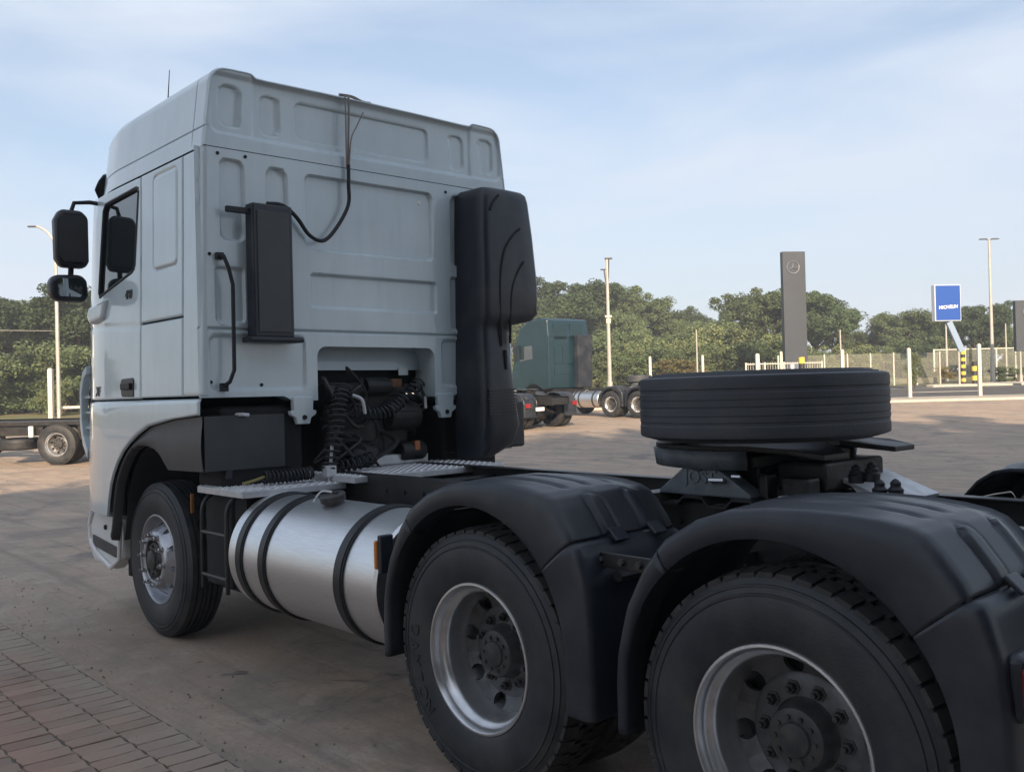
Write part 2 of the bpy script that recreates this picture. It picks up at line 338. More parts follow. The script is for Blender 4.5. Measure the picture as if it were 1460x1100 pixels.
def paver_material():
    m = mat('clay_concrete_paver', (.33, .205, .150), .85, col2=(.285, .205, .155), scale=3.0, detail=7, bump=.4, bscale=60, ramp=(.35, .65), rnd=.20); t = m.node_tree; b = t.nodes['Principled BSDF']
    src = b.inputs['Base Color'].links[0].from_socket; ge = t.nodes.new('ShaderNodeNewGeometry'); sx = t.nodes.new('ShaderNodeSeparateXYZ'); t.links.new(ge.outputs['Position'], sx.inputs[0])
    n = t.nodes.new('ShaderNodeTexNoise'); n.inputs['Scale'].default_value = 2.2; n.inputs['Detail'].default_value = 6; t.links.new(ge.outputs['Position'], n.inputs['Vector'])
    mr = t.nodes.new('ShaderNodeMapRange'); mr.inputs[1].default_value = 1.85; mr.inputs[2].default_value = 2.45; mr.inputs[3].default_value = .42; mr.inputs[4].default_value = -.05; t.links.new(sx.outputs['Y'], mr.inputs[0])
    ad = t.nodes.new('ShaderNodeMath'); ad.operation = 'ADD'; t.links.new(mr.outputs[0], ad.inputs[0]); t.links.new(n.outputs['Fac'], ad.inputs[1])
    r = t.nodes.new('ShaderNodeValToRGB'); r.color_ramp.elements[0].position = .55; r.color_ramp.elements[1].position = .95; t.links.new(ad.outputs[0], r.inputs[0])
    x = t.nodes.new('ShaderNodeMix'); x.data_type = 'RGBA'; t.links.new(r.outputs[0], x.inputs[0]); t.links.new(src, x.inputs[6]); x.inputs[7].default_value = (.355, .285, .225, 1); t.links.new(x.outputs[2], b.inputs['Base Color'])
    return m
pav_m = paver_material()
PV, PF = paver_shape()
pme = bpy.data.meshes.new('paver'); pme.from_pydata(PV, [], PF); pme.materials.append(pav_m)
rest = MB(); cnt = 0
for r_ in range(16):
    y = 1.915+r_*.226
    for c_ in range(-85, 85):
        x = c_*.1185+(r_ % 2)*.059
        if -10 < x < 10:
            jx, jy, jz, a = rng.uniform(-.003, .003), rng.uniform(-.003, .003), rng.uniform(-.004, .004), rng.uniform(-.02, .02)
            if -2.75 < x < 1.9 and r_ < 7 and cnt < 300:
                o = bpy.data.objects.new('paver', pme); COL.objects.link(o); o.parent = pp; o.location = (x+jx, y+jy, .004+jz*.6); o.rotation_euler = (rng.uniform(-.012, .012), rng.uniform(-.012, .012), a); cnt += 1
            else:
                ca, sa = math.cos(a), math.sin(a)
                rest.add([(x+jx+p[0]*ca-p[1]*sa, y+jy+p[0]*sa+p[1]*ca, p[2]+.004+jz*.6) for p in PV], PF)
rest.build('paver_field', pav_m, pp, smooth=0)['kind'] = 'stuff'


# ================================================================== the truck
XR = -1.022; AX2, AX3 = -3.44, -4.82; WZ = .50
def quadpatch(b, c00, c10, c11, c01, nu, nv, fn):
    """bilinear patch in (x,z), corners rear-bottom, front-bottom, front-top, rear-top"""
    def P(u, w):
        x = (1-u)*(1-w)*c00[0]+u*(1-w)*c10[0]+u*w*c11[0]+(1-u)*w*c01[0]; z = (1-u)*(1-w)*c00[1]+u*(1-w)*c10[1]+u*w*c11[1]+(1-u)*w*c01[1]
        return fn(x, z)
    b.grid(frange(0, 1, nu), frange(0, 1, nv), P)
def ys(x, z):
    y = 1.257-.0235*(z-1.6)
    if x > .55: y -= .115*((x-.55)/.70)**2
    if x < XR+.035: d = XR+.035-x; y -= .035-math.sqrt(max(0, .035**2-d*d))
    return y
def side_panel(b, x0, x1, zb, zt, off=lambda x, z: 0, nx=30, nz=30, roll=(1, 1, 1, 1), s=1, xs_extra=()):
    e = [0, .003, .007, .012]
    xs = sorted(set([x0+t for t in e]+[x1-t for t in e]+frange(x0+.02, x1-.02, nx)+[x for x in xs_extra if x0 < x < x1]))
    rows = [('b', t) for t in e]+[('m', t) for t in frange(.02, .98, nz)]+[('t', t) for t in e[::-1]]
    fb = zb if callable(zb) else (lambda x: zb); ft = zt if callable(zt) else (lambda x: zt)
    def P(x, w):
        lo, hi = fb(x), ft(x)
        z = lo+w[1] if w[0] == 'b' else (hi-w[1] if w[0] == 't' else lo+(hi-lo)*w[1])
        d = min([q for q, k in zip((x-x0, x1-x, z-lo, hi-z), roll) if k] or [1])
        y = ys(x, z)+off(x, z)-.016*max(0, 1-d/.011)**2
        return (x, s*y, z)
    b.grid(xs, rows, P)
def sdrr(y, z, y0, y1, z0, z1, r):
    cy, cz = (y0+y1)/2, (z0+z1)/2; qx = abs(y-cy)-(y1-y0)/2+r; qz = abs(z-cz)-(z1-z0)/2+r
    return math.hypot(max(qx, 0), max(qz, 0))+min(max(qx, qz), 0)-r
def recess(y, z, R, depth, w=.017):
    d = sdrr(y, z, *R); return depth*sstep(0, w, -d)
def refine(vals, lo, hi, step):
    """grid lines: uniform plus tight ones near the given values"""
    out = set(round(x, 4) for x in frange(lo, hi, max(1, int((hi-lo)/step))))
    for v in vals:
        for d in (-.012, -.006, 0, .006, .012, .018, .024):
            for s in (-1, 1):
                if lo < v+s*d < hi: out.add(round(v+s*d, 4))
    return sorted(out)

truck = empty('truck_tractor', (0, 0, 0))
tag(truck, 'large white truck tractor with black mudguards and silver fuel tank in the foreground', 'truck')

# ---- rear wall of the cab
REC = []
for s in (1, -1):
    def mir(a, b_): return (a, b_) if s > 0 else (-b_, -a)
    REC += [(*mir(.95, 1.12), 2.55, 3.06, .055, .026), (*mir(.655, .815), 2.52, 3.05, .075, .026), (*mir(.96, 1.16), 2.055, 2.40, .03, .020), (*mir(.55, 1.205), 1.645, 1.99, .05, .014), (*mir(.64, .88), 2.055, 2.45, .03, .018)]
REC += [(-.50, .54, 2.54, 3.04, .05, .028), (-.525, .51, 2.17, 2.40, .025, .022)]
def rear_x(y, z):
    x = XR
    for R in REC: x += recess(y, z, R[:5], R[5])
    x += .006*(1-sstep(2.012, 2.022, z)) if z < 2.05 else 0
    x += .014*math.exp(-((z-2.020)/.007)**2)
    e = abs(y)-(1.257-.0235*(z-1.6)-.035)
    if e > 0: x += .035-math.sqrt(max(0, .035**2-e*e))
    return x
def zbot_out(y):
    a = abs(y); return 1.575+.032*sstep(.64, .72, a)
def zbot_mid(y):
    a = abs(y+.01); c = .48
    t = (a-(c-.07))/.07
    return 1.925-(.07-math.sqrt(max(0, .07**2-(t*.07)**2)) if t > 0 else 0)
ylines = [v for R in REC for v in R[:2]]; zl = [v for R in REC for v in R[2:4]]+[2.02]
rw = MB()
ztop = 3.112
def rear_section(y0, y1, zb, zsplit):
    ysx = refine(ylines, y0, y1, .03); zs = refine(zl, zsplit, ztop, .03)
    low = frange(0, 1, 14)
    rw.grid(ysx, low, lambda y, t: (rear_x(y, zb(y)+t*(zsplit-zb(y))), y, zb(y)+t*(zsplit-zb(y))))
    rw.grid(ysx, zs, lambda y, z: (rear_x(y, z), y, z))
for s in (1, -1):
    a, b_ = (.47, 1.2565) if s > 0 else (-1.2565, -.49)
    zr = refine(zl, 1.61, 2.0, .03)
    ysx = refine(ylines, a, b_, .03)
    rw.grid(ysx, frange(0, 1, 40), lambda y, t: (rear_x(y, zbot_out(y)+t*(2.0-zbot_out(y))), y, zbot_out(y)+t*(2.0-zbot_out(y))))
    rw.grid(ysx, refine(zl, 2.0, ztop, .03), lambda y, z: (rear_x(y, z), y, z))
ysx = refine(ylines, -.49, .47, .03)
ysx = sorted(set(ysx+[-.49+t for t in (.005, .01, .02, .03, .04, .05, .06)]+[.47-t for t in (.005, .01, .02, .03, .04, .05, .06)]))
rw.grid(ysx, frange(0, 1, 6), lambda y, t: (rear_x(y, zbot_mid(y)+t*(2.0-zbot_mid(y))), y, zbot_mid(y)+t*(2.0-zbot_mid(y))))
rw.grid(ysx, refine(zl, 2.0, ztop, .03), lambda y, z: (rear_x(y, z), y, z))
rear_wall = rw.build('cab_rear_wall', 'paint', truck, smooth=50)
# engine recess: returns and inner panel
rc = MB()
for y0, sgn in ((.47, 1), (-.49, -1)): rc.add([(XR+.006, y0, 1.58), (XR+.006, y0, 1.92), (-.78, y0, 1.92), (-.78, y0, 1.58)], [(0, 1, 2, 3)])
path = [(y, zbot_mid(y)) for y in ysx]
rc.grid(range(len(path)), [0, 1], lambda i, t: (XR+.006 if t == 0 else -.80, path[i][0], path[i][1]))
rc.add([(-.83, -.49, 1.775), (-.83, .47, 1.775), (-.80, .47, 1.93), (-.80, -.49, 1.93)], [(0, 1, 2, 3)])
# lower flange of the wall
for s in (1, -1):
    a, b_ = (.47, 1.25) if s > 0 else (-1.25, -.49)
    rc.grid(refine([], a, b_, .04), [0, 1], lambda y, t: (rear_x(y, zbot_out(y)) if t == 0 else -.90, y, zbot_out(y)))
rc.build('engine_recess', 'paint', rear_wall, smooth=40)
for y0 in (.44, -.34):
    t_ = MB(); t_.box((-.835, y0, 1.765), (.006, .085, .055)); tt = t_.build('mounting_tab', 'paint', rear_wall, bevel=.002, smooth=0)
for (y, z) in ((1.125, 3.078), (.945, 3.082), (1.19, 2.466), (1.19, 1.70), (.86, 1.68), (-.62, 3.06)):
    h_ = MB(); h_.lathe([(0, 0), (.011, 0), (.011, .004), (0, .004)], (rear_x(y, z)-.004, y, z), 'x', 12); h_.build('wall_plug', 'shell', rear_wall)
h_ = MB(); h_.lathe([(0, 0), (.012, 0), (.016, .006)], (rear_x(-.40, 2.93)-.006, -.40, 2.96), 'x', 12); h_.build('wall_plug', 'signwhite', rear_wall)
# cab hinge brackets under the rear wall
for y0 in (.585, -.573):
    b = MB(); b.prism([(y0-.075, 1.60), (y0+.075, 1.60), (y0+.07, 1.515), (y0+.095, 1.51), (y0+.09, 1.485), (y0+.055, 1.465), (y0+.045, 1.425), (y0-.045, 1.425), (y0-.055, 1.465), (y0-.09, 1.485), (y0-.095, 1.51), (y0-.07, 1.515)], -1.03, -.99, 'x')
    hb = b.build('cab_mount', 'paint', truck, smooth=0, bevel=.006)
    c = MB(); c.lathe([(0, -.012), (.014, -.012), (.016, 0)], (-1.03, y0-.005, 1.468), 'x', 12); c.build('bolt', 'shell', hb)

# ---- inner shell behind the skin
sh = MB()
def shell_loft(zs):
    polys = []
    for z in zs:
        fx = 1.30-.30*max(0, (z-1.9)/1.2)
        polys.append([(XR+.03, 1.205), (.5, 1.205), (fx-.12, 1.09), (fx, .9), (fx, -.9), (fx-.12, -1.09), (.5, -1.205), (XR+.03, -1.205)])
    n = 8; vs = [(p[0], p[1], z) for P, z in zip(polys, zs) for p in P]
    fs = [(i*n+k, i*n+(k+1) % n, (i+1)*n+(k+1) % n, (i+1)*n+k) for i in range(len(zs)-1) for k in range(n)]+[tuple(range(n)), tuple(range((len(zs)-1)*n, len(zs)*n))]
    sh.add(vs, fs)
shell_loft([1.96, 2.4, 3.13])
sh.box((-.1, 0, 1.79), (1.3, 2.40, .34)); sh.box((.85, 0, 1.79), (.6, 2.1, .34)); sh.box((1.0, 0, 1.2), (.5, 2.15, .9))
for s in (1, -1): sh.box((-.90, s*.86, 1.78), (.19, .66, .33))
sh.build('inner_shell', 'shell', truck, smooth=0)

# ---- left side: corner strip, sleeper panel, locker, lower panel, door
for s in (1, -1):
    b = MB(); side_panel(b, XR, -.752, 1.617, 3.105, nx=14, nz=24, roll=(0, 1, 1, 1), s=s, xs_extra=[XR+.005*i for i in range(8)])
    b.build('rear_corner_panel', 'paint', truck, smooth=50)
    def emb(x, z):
        d = sdrr(x, z, -.665, -.285, 2.445, 3.055, .045); return -.011*math.exp(-(d/.007)**2)+.004*sstep(0, .02, -d)
    b = MB(); side_panel(b, -.742, -.075, 2.115, 3.105, emb, nx=90, nz=110, s=s); b.build('sleeper_side_panel', 'paint', truck, smooth=60)
    b = MB(); side_panel(b, -.742, -.075, 1.617, 2.107, nx=12, nz=12, s=s); lk = b.build('locker_door', 'paint', truck, smooth=50)
    # lower panel over the wheel arch
    ARC = [(-.975, 1.502), (-.6, 1.478), (-.213, 1.430), (-.02, 1.37), (.12, 1.312), (.231, 1.255), (.33, 1.18), (.41, 1.095), (.465, 1.01), (.50, .91), (.525, .80), (.53, .78), (1.22, .78)]
    b = MB(); side_panel(b, -.985, 1.20, lambda x: lerp_tab(ARC, x), 1.604, lambda x, z: .010*sstep(1.604, 1.575, z), nx=70, nz=16, s=s, xs_extra=[p[0] for p in ARC])
    b.build('lower_side_panel', 'paint', truck, smooth=50)
    # door in four strips round the window
    dr = MB(); W0, W1, W2, W3 = (.035, 2.485), (.765, 2.355), (.635, 3.02), (-.035, 3.04)
    TOPD = [(-.066, 2.49), W0, W1, (1.06, 2.30)]
    side_panel(dr, -.066, 1.06, 1.612, lambda x: lerp_tab(TOPD, x), lambda x, z: -.005*math.exp(-((z-(2.10+.06*x))/.012)**2), nx=40, nz=40, roll=(1, 1, 1, 0), s=s, xs_extra=(W0[0], W1[0]))
    fn = lambda x, z: (x, s*(ys(x, z)-.016*max(0, 1-min(abs(x+.066), 3.105-z)/.011)**2), z)
    quadpatch(dr, (-.066, 2.49), W0, W3, (-.066, 3.105), 12, 12, fn)
    quadpatch(dr, W1, (1.06, 2.30), (.83, 3.105), W2, 8, 12, fn)
    quadpatch(dr, W3, W2, (.83, 3.105), (-.066, 3.105), 12, 10, fn)
    door = dr.build('door', 'paint', truck, smooth=50)
    g = MB(); quadpatch(g, W0, W1, W2, W3, 6, 6, lambda x, z: (x, s*(ys(x, z)-.016), z)); g.build('door_window', 'glass', door, smooth=60)
    sl = MB(); pth = []
    for A, B in ((W0, W1), (W1, W2), (W2, W3), (W3, W0)):
        for t in frange(.06, .94, 6): x = A[0]+(B[0]-A[0])*t; z = A[1]+(B[1]-A[1])*t; pth.append((x, s*(ys(x, z)-.006), z))
    pth.append(pth[0]); sl.tube(pth, .014, 6, cap=False); sl.build('window_seal', 'hose', door)
    hd = MB(); hd.prism([(.045, 1.625), (.262, 1.63), (.275, 1.65), (.275, 1.735), (.26, 1.755), (.06, 1.758), (.04, 1.74)], s*1.235, s*1.262, 'y')
    hp = hd.build('door_handle', 'plastic', door, bevel=.008, smooth=0)
    h2 = MB(); h2.box((.15, s*1.272, 1.70), (.17, .02, .045)); h2.build('handle_grip', 'hose', door, bevel=.006, smooth=0)
def side_text(name, txt, size, x, z, parent, shear=0, bold=.0):
    y = ys(x, z)+.002
    return text_obj(name, txt, size, 'chrome', Matrix.Translation((x, y, z)) @ Matrix.Rotation(PI, 4, 'Z') @ Matrix.Rotation(PI/2, 4, 'X'), parent, .003, shear, bold)
left_door = [o for o in truck.children if o.name.startswith('door')][0]
side_text('number_badge', '480', .085, .14, 2.325, left_door, .1, .002)
side_text('model_badge', 'XF', .095, .76, 1.672, left_door, .25, .003)

# ---- roof
RT = [3.112, 3.14, 3.17, 3.222, 3.229, 3.235, 3.241, 3.248, 3.30, 3.38, 3.45, 3.50]
def roof_section(x):
    k = max(0, (x-.35)/.57); dz = 1-.16*k*k-.10*max(0, (x-.80)/.14)**2*2.0; dw = .075*k*k+.10*max(0, (x-.8)/.14)**2
    pts = []
    for z in RT:
        y = 1.252-.0235*1.5-(z-3.11)*.12
        if abs(z-3.235) < .004: y -= .014
        if abs(x+.86) < .004 and z > 3.15: y -= .016
        pts.append((y, z))
    y0, z0 = pts[-1]
    for a in (12, 25, 38, 50, 62, 74, 84): pts.append((y0-.10*(1-math.cos(RAD(a))), z0+.105*math.sin(RAD(a))))
    yy = pts[-1][0]
    pts += [(yy-.03, 3.607), (.93, 3.609), (.90, 3.606), (.87, 3.585), (.80, 3.583), (.4, 3.588), (0, 3.59)]
    left = [(y-dw*min(1, y/1.2), 3.11+(z-3.11)*dz) for y, z in pts]
    full = left+[(-y, z) for y, z in left[-2::-1]]
    return full
XS = [XR, XR+.004, XR+.012, -.99, -.95, -.9, -.872, -.866, -.86, -.854, -.848, -.8, -.6, -.3, 0, .2, .4, .5, .6, .7, .78, .84, .88, .91, .935]
rf = MB()
secs = []
for x in XS:
    sc = roof_section(x); e = XR+.012-x
    if e > 0: sc = [(y*(1-.010*e/.012), 3.36+(z-3.36)*(1-.025*e/.012)) for y, z in sc]
    secs.append([(x, y, z) for y, z in sc])
n = len(secs[0]); rf.v = [p for s_ in secs for p in s_]
rf.f = [(i*n+k, i*n+k+1, (i+1)*n+k+1, (i+1)*n+k) for i in range(len(secs)-1) for k in range(n-1)]
last = secs[-1]; o = len(rf.v); rf.v += [(x+.05, y*.96, 3.11+(z-3.11)*.82) for x, y, z in last]+[(x+.075, y*.93, 3.11+(z-3.11)*.45) for x, y, z in last]+[(x+.08, y*.93, 3.10) for x, y, z in last]
b0 = (len(secs)-1)*n
for j in range(3):
    A = b0 if j == 0 else o+(j-1)*n; B = o+j*n
    rf.f += [(A+k, A+k+1, B+k+1, B+k) for k in range(n-1)]
roof = rf.build('cab_roof', 'paint', truck, smooth=45)
RREC = []
for s in (1, -1):
    def mir(a, b_): return (a, b_) if s > 0 else (-b_, -a)
    RREC += [(*mir(.955, 1.105), 3.245, 3.515, .06, .018), (*mir(.68, .83), 3.24, 3.505, .06, .018)]
RREC += [(-.50, .58, 3.25, 3.505, .05, .018)]
prof = [(y, z) for y, z in [(p[1], p[2]) for p in secs[0]]]
ptop = sorted([(y, z) for y, z in prof if z > 3.42])
def roof_top(y): return lerp_tab(ptop, y)
def rrx(y, z):
    x = XR+.003
    for R in RREC: x += recess(y, z, R[:5], R[5], .014)
    x += .020*sstep(0, .03, -sdrr(y, z, -1.175, 1.175, 3.195, 3.585, .07))
    x -= .022*sstep(.90, .86, abs(y))*sstep(3.19, 3.21, z)*-.6
    return x
rr = MB(); yl = [v for R in RREC for v in R[:2]]+[1.17, -1.17, .88, -.88]
zl2 = [v for R in RREC for v in R[2:4]]+[3.2, 3.57]
def half(z):
    c = [(y, zz) for y, zz in prof if y > .9]; c.sort(key=lambda p: p[1])
    return lerp_tab([(zz, y) for y, zz in c], z)
yn = refine(yl, -1.207, 1.207, .025); zn = refine(zl2, 3.118, 3.50, .02)
def rp_(y, z):
    yy = y/1.207*half(z); return (rrx(yy, z), yy, z)
rr.grid(yn, zn, rp_)
rr.grid(yn, frange(0, 1, 8), lambda y, t: (lambda yy: (rrx(yy, 3.50+t*(max(3.5, roof_top(yy))-3.50)), yy, 3.50+t*(max(3.5, roof_top(yy))-3.50)))(y/1.207*half(3.50)))
rr.build('roof_rear_panel', 'paint', roof, smooth=50)
b = MB(); b.tube([(XR+.004, y, z) for y, z in prof], .007, 6); b.build('roof_edge_bead', 'paint', roof)
# sun visor at the front top corner, antenna
b = MB(); b.grid(frange(-1.17, 1.17, 60), range(5), lambda y, t: (1.03-.19*abs(y/1.17)**4+(.03, .06, .10, .14, .15)[t]-.03*sstep(1.05, 1.17, abs(y)), y, 3.22+((.115, .075, .0, -.075, -.115)[t])*math.sqrt(max(.04, 1-max(0, (abs(y)-1.0)/.175)**2))))
b.build('sun_visor', 'plastic', truck, smooth=60, solid=.012)
b = MB(); b.tube([(-.20, 1.08, 3.58), (-.21, 1.08, 3.64), (-.24, 1.08, 3.80)], [.008, .004, .0025], 6); b.lathe([(0, 0), (.02, 0), (.012, .03), (0, .03)], (-.20, 1.08, 3.585), 'z', 10); b.build('antenna', 'hose', roof)

# ---- front of the cab
def front_x(y, z): return 1.385-.13*abs(y/1.14)**3-.40*max(0, (z-2.0)/1.1)**1.15
b = MB(); b.grid(frange(-1.14, 1.14, 26), frange(.80, 1.95, 12), lambda y, z: (front_x(y, z), y*(1.0), z)); fp = b.build('front_panel', 'paint', truck, smooth=60)
b = MB(); b.grid(frange(-1.08, 1.08, 24), frange(1.97, 3.09, 14), lambda y, z: (front_x(y, z), y, z)); b.build('windscreen', 'glass', truck, smooth=60)
for z in (1.05, 1.25, 1.45, 1.65):
    g = MB(); g.grid(frange(-.85, .85, 16), [0, 1], lambda y, t: (front_x(y, z)+.006, y, z+(t-.5)*.11)); g.build('grille_slat', 'plastic', fp)
for s in (1, -1):
    b = MB(); quadpatch(b, (1.06, 2.30), (1.21, 2.27), (.95, 3.105), (.835, 3.105), 5, 12, lambda x, z: (x, s*ys(x, z), z)); b.build('windscreen_pillar', 'paint', truck, smooth=60)
    b = MB(); quadpatch(b, (1.07, 1.612), (1.235, 1.612), (1.235, 2.28), (1.07, 2.30), 5, 10, lambda x, z: (x, s*ys(x, z), z)); b.build('corner_panel', 'paint', truck, smooth=60)
    # corner air deflector with dark slot
    b = MB(); b.prism([(1.24, 1.88), (1.34, 1.83), (1.405, 1.70), (1.415, 1.42), (1.36, 1.27), (1.26, 1.16), (1.25, 1.22), (1.34, 1.34), (1.37, 1.46), (1.365, 1.66), (1.31, 1.78), (1.24, 1.82)], s*1.12, s*1.175, 'y'); df = b.build('air_deflector', 'paint', truck, smooth=0, bevel=.006)
    b = MB(); b.prism([(1.28, 1.74), (1.31, 1.73), (1.36, 1.63), (1.365, 1.46), (1.33, 1.36), (1.28, 1.30)], s*1.10, s*1.122, 'y'); b.build('deflector_slot', 'plastic', df, smooth=0)
    for z in (1.40, 1.52, 1.64): b = MB(); b.box((1.31, s*1.135, z), (.11, .022, .018)); b.build('deflector_vane', 'paint', df, smooth=0)
    # bumper corner with step well and pale edge trim
    b = MB(); b.prism([(.58, .74), (1.26, .765), (1.33, .70), (1.34, .50), (1.22, .38), (.80, .36), (.60, .46)], s*1.06, s*1.155, 'y'); bc = b.build('bumper_corner', 'paint2', truck, smooth=0, bevel=.02)
    b = MB(); b.tube([(.60, s*1.17, .735), (.585, s*1.18, .60), (.62, s*1.175, .455), (.80, s*1.17, .375), (1.10, s*1.165, .45), (1.26, s*1.16, .54), (1.275, s*1.16, .66), (1.20, s*1.165, .755)], .016, 8); b.build('step_edge_trim', 'signwhite', bc)
    b = MB(); b.prism([(.66, .53), (1.2, .58), (1.2, .50), (.72, .455)], s*1.14, s*1.165, 'y'); b.build('entry_step', 'clad', bc, smooth=0)
    b = MB(); b.lathe([(0, .012), (.018, .012), (.02, 0)], (.93, s*1.156, .66), 'y', 12); b.build('step_plug', 'shell', bc)
    # arch cladding, wheel well
    ARI = [(-.985, 1.165), (-.43, 1.155), (-.40, 1.18), (-.33, 1.235), (-.25, 1.268), (-.12, 1.292), (.0, 1.295), (.12, 1.268), (.22, 1.215), (.32, 1.13), (.40, 1.03), (.45, .93), (.48, .83), (.50, .72), (.55, .60)]
    ARO = [(-.985, 1.496)]+[(x, z-.004) for x, z in ARC[1:10]]+[(.525, .79), (.56, .70)]
    def cl(x, w):
        lo, hi = lerp_tab(ARI, x), lerp_tab(ARO, x); z = lo+(hi-lo)*w; bul = .012*math.sin(PI*min(1, w*1.15))
        return (x, s*(ys(min(x, .6), 1.6)-.016+bul-.05*sstep(.10, 0, w)*sstep(-.46, -.40, x)), z)
    b = MB(); xs = sorted(set([p[0] for p in ARI]+[p[0] for p in ARO]+frange(-.985, .55, 40)))
    b.grid(xs, frange(0, 1, 10), cl)
    b.grid(xs, [0, 1], lambda x, t: (x, s*(1.16-.5*t), lerp_tab(ARI, x)))
    b.add([(-.985, s*1.23, 1.165), (-.985, s*1.23, 1.496), (-.985, s*.7, 1.496), (-.985, s*.7, 1.165)], [(0, 1, 2, 3)])
    b.build('wheel_arch_cladding', 'clad', truck, smooth=50)
    b = MB(); b.box((.62, s*.85, .70), (.05, .5, .75)); b.build('wheel_well_liner', 'shell', truck, smooth=0)
# bumper centre
b = MB(); b.grid(frange(-1.12, 1.12, 20), [.40, .55, .78], lambda y, z: (1.37-.11*abs(y/1.12)**3, y, z)); b.build('front_bumper', 'paint2', truck, smooth=60)

# ---- mirrors
for s in (1, -1):
    def mp_(x, y, z): return (x, s*y, z)
    b = MB()
    b.prism([(1.30, 2.58), (1.47, 2.58), (1.505, 2.64), (1.51, 2.92), (1.47, 3.0), (1.32, 3.0), (1.275, 2.95), (1.275, 2.63)], .79, .90, 'x')
    b.v = [mp_(*p) for p in b.v]; mir_h = b.build('mirror', 'plastic', truck, smooth=30, bevel=.03, seg=3)
    g = MB(); g.prism([(1.315, 2.62), (1.455, 2.62), (1.485, 2.66), (1.487, 2.90), (1.455, 2.96), (1.33, 2.96), (1.30, 2.93), (1.30, 2.65)], .785, .789, 'x'); g.v = [mp_(*p) for p in g.v]; g.build('mirror_glass', M['clad'], mir_h, smooth=0)  # flat dark colour stands in for the dark reflection in this glass
    b = MB(); b.prism([(1.31, 2.33), (1.50, 2.33), (1.545, 2.37), (1.555, 2.47), (1.52, 2.52), (1.34, 2.53), (1.295, 2.49), (1.29, 2.38)], .78, .90, 'x'); b.v = [mp_(*p) for p in b.v]; b.build('wide_angle_housing', 'plastic', mir_h, smooth=30, bevel=.03, seg=3)
    g = MB(); g.grid(frange(1.335, 1.505, 8), frange(2.365, 2.495, 6), lambda y, z: mp_(.772+.9*((y-1.42)**2+(z-2.43)**2), y, z)); g.build('wide_angle_glass', 'mirror', mir_h, smooth=80)
    b = MB(); b.tube([mp_(.80, 1.17, 3.06), mp_(.84, 1.25, 3.075), mp_(.85, 1.36, 3.06), mp_(.85, 1.39, 2.97)], .016, 8); b.build('mirror_arm', 'hose', mir_h); b = MB(); b.tube([mp_(.845, 1.39, 2.62), mp_(.845, 1.40, 2.45)], .02, 8); b.build('mirror_link', 'hose', mir_h)
    # ledge below the window front
    b = MB(); b.prism([(.52, 2.34), (.86, 2.30), (.92, 2.24), (.86, 2.17), (.60, 2.19)], s*1.18, s*1.275, 'y'); b.build('mirror_base_fairing', 'paint', truck, smooth=0, bevel=.03, seg=3)

# ---- things bolted on the rear wall
b = MB(); b.box((-1.083, .828, 2.375), (.10, .272, .82)); b.box((-1.083, .815, 1.955), (.12, .37, .035))
hb = b.build('equipment_housing', 'plastic', truck, smooth=0, bevel=.012)
b = MB(); b.box((-1.137, .828, 2.37), (.008, .215, .74)); b.build('housing_cover', 'clad', hb, smooth=0, bevel=.003)
b = MB(); b.box((-1.085, 1.03, 2.735), (.03, .16, .036)); b.build('mounting_bar', 'hose', hb, smooth=0, bevel=.004)
b = MB(); b.tube([(-1.03, 1.13, 2.455), (-1.085, 1.13, 2.45), (-1.095, 1.105, 2.38), (-1.095, 1.08, 2.28), (-1.095, 1.083, 1.77), (-1.09, 1.11, 1.70), (-1.03, 1.122, 1.672)], .0125, 8); b.box((-1.04, 1.135, 2.455), (.03, .045, .04)); b.box((-1.035, 1.122, 1.668), (.03, .045, .05)); b.build('grab_handle', 'hose', truck)
def smoothpath(P, k=6):
    P = [Vector(p) for p in P]; out = []
    for i in range(len(P)-1):
        p0, p1, p2, p3 = P[max(i-1, 0)], P[i], P[i+1], P[min(i+2, len(P)-1)]
        for j in range(k):
            t = j/k; out.append(.5*((2*p1)+(p2-p0)*t+(2*p0-5*p1+4*p2-p3)*t*t+(3*p1-p0-3*p2+p3)*t**3))
    return out+[P[-1]]
b = MB(); b.tube(smoothpath([(-1.07, .83, 2.80), (-1.07, .72, 2.80), (-1.065, .622, 2.735), (-1.065, .534, 2.632), (-1.065, .432, 2.607), (-1.06, .33, 2.70), (-1.055, .232, 2.86), (-1.055, .225, 3.0), (-1.055, .222, 3.13)]), .013, 8)
cb = b.build('power_cable', 'hose', truck)
b = MB(); b.tube(smoothpath([(-1.05, .222, 3.12), (-1.05, .215, 3.3), (-1.04, .20, 3.5), (-1.03, .195, 3.60), (-.98, .19, 3.61)]), .007, 6); b.tube(smoothpath([(-1.06, .222, 3.10), (-1.06, .20, 3.30), (-1.055, .15, 3.40), (-1.06, .10, 3.50)]), .005, 6)
b.tube(smoothpath([(-1.05, .235, 3.10), (-1.05, .232, 3.35), (-1.03, .22, 3.60)]), .005, 6); b.tube(smoothpath([(-.99, .24, 3.61), (-.99, .14, 3.615), (-.98, .05, 3.60), (-.97, -.02, 3.605)]), .010, 6); b.build('twisted_lead', mat('grey_wire', (.22, .19, .17), .6), cb)

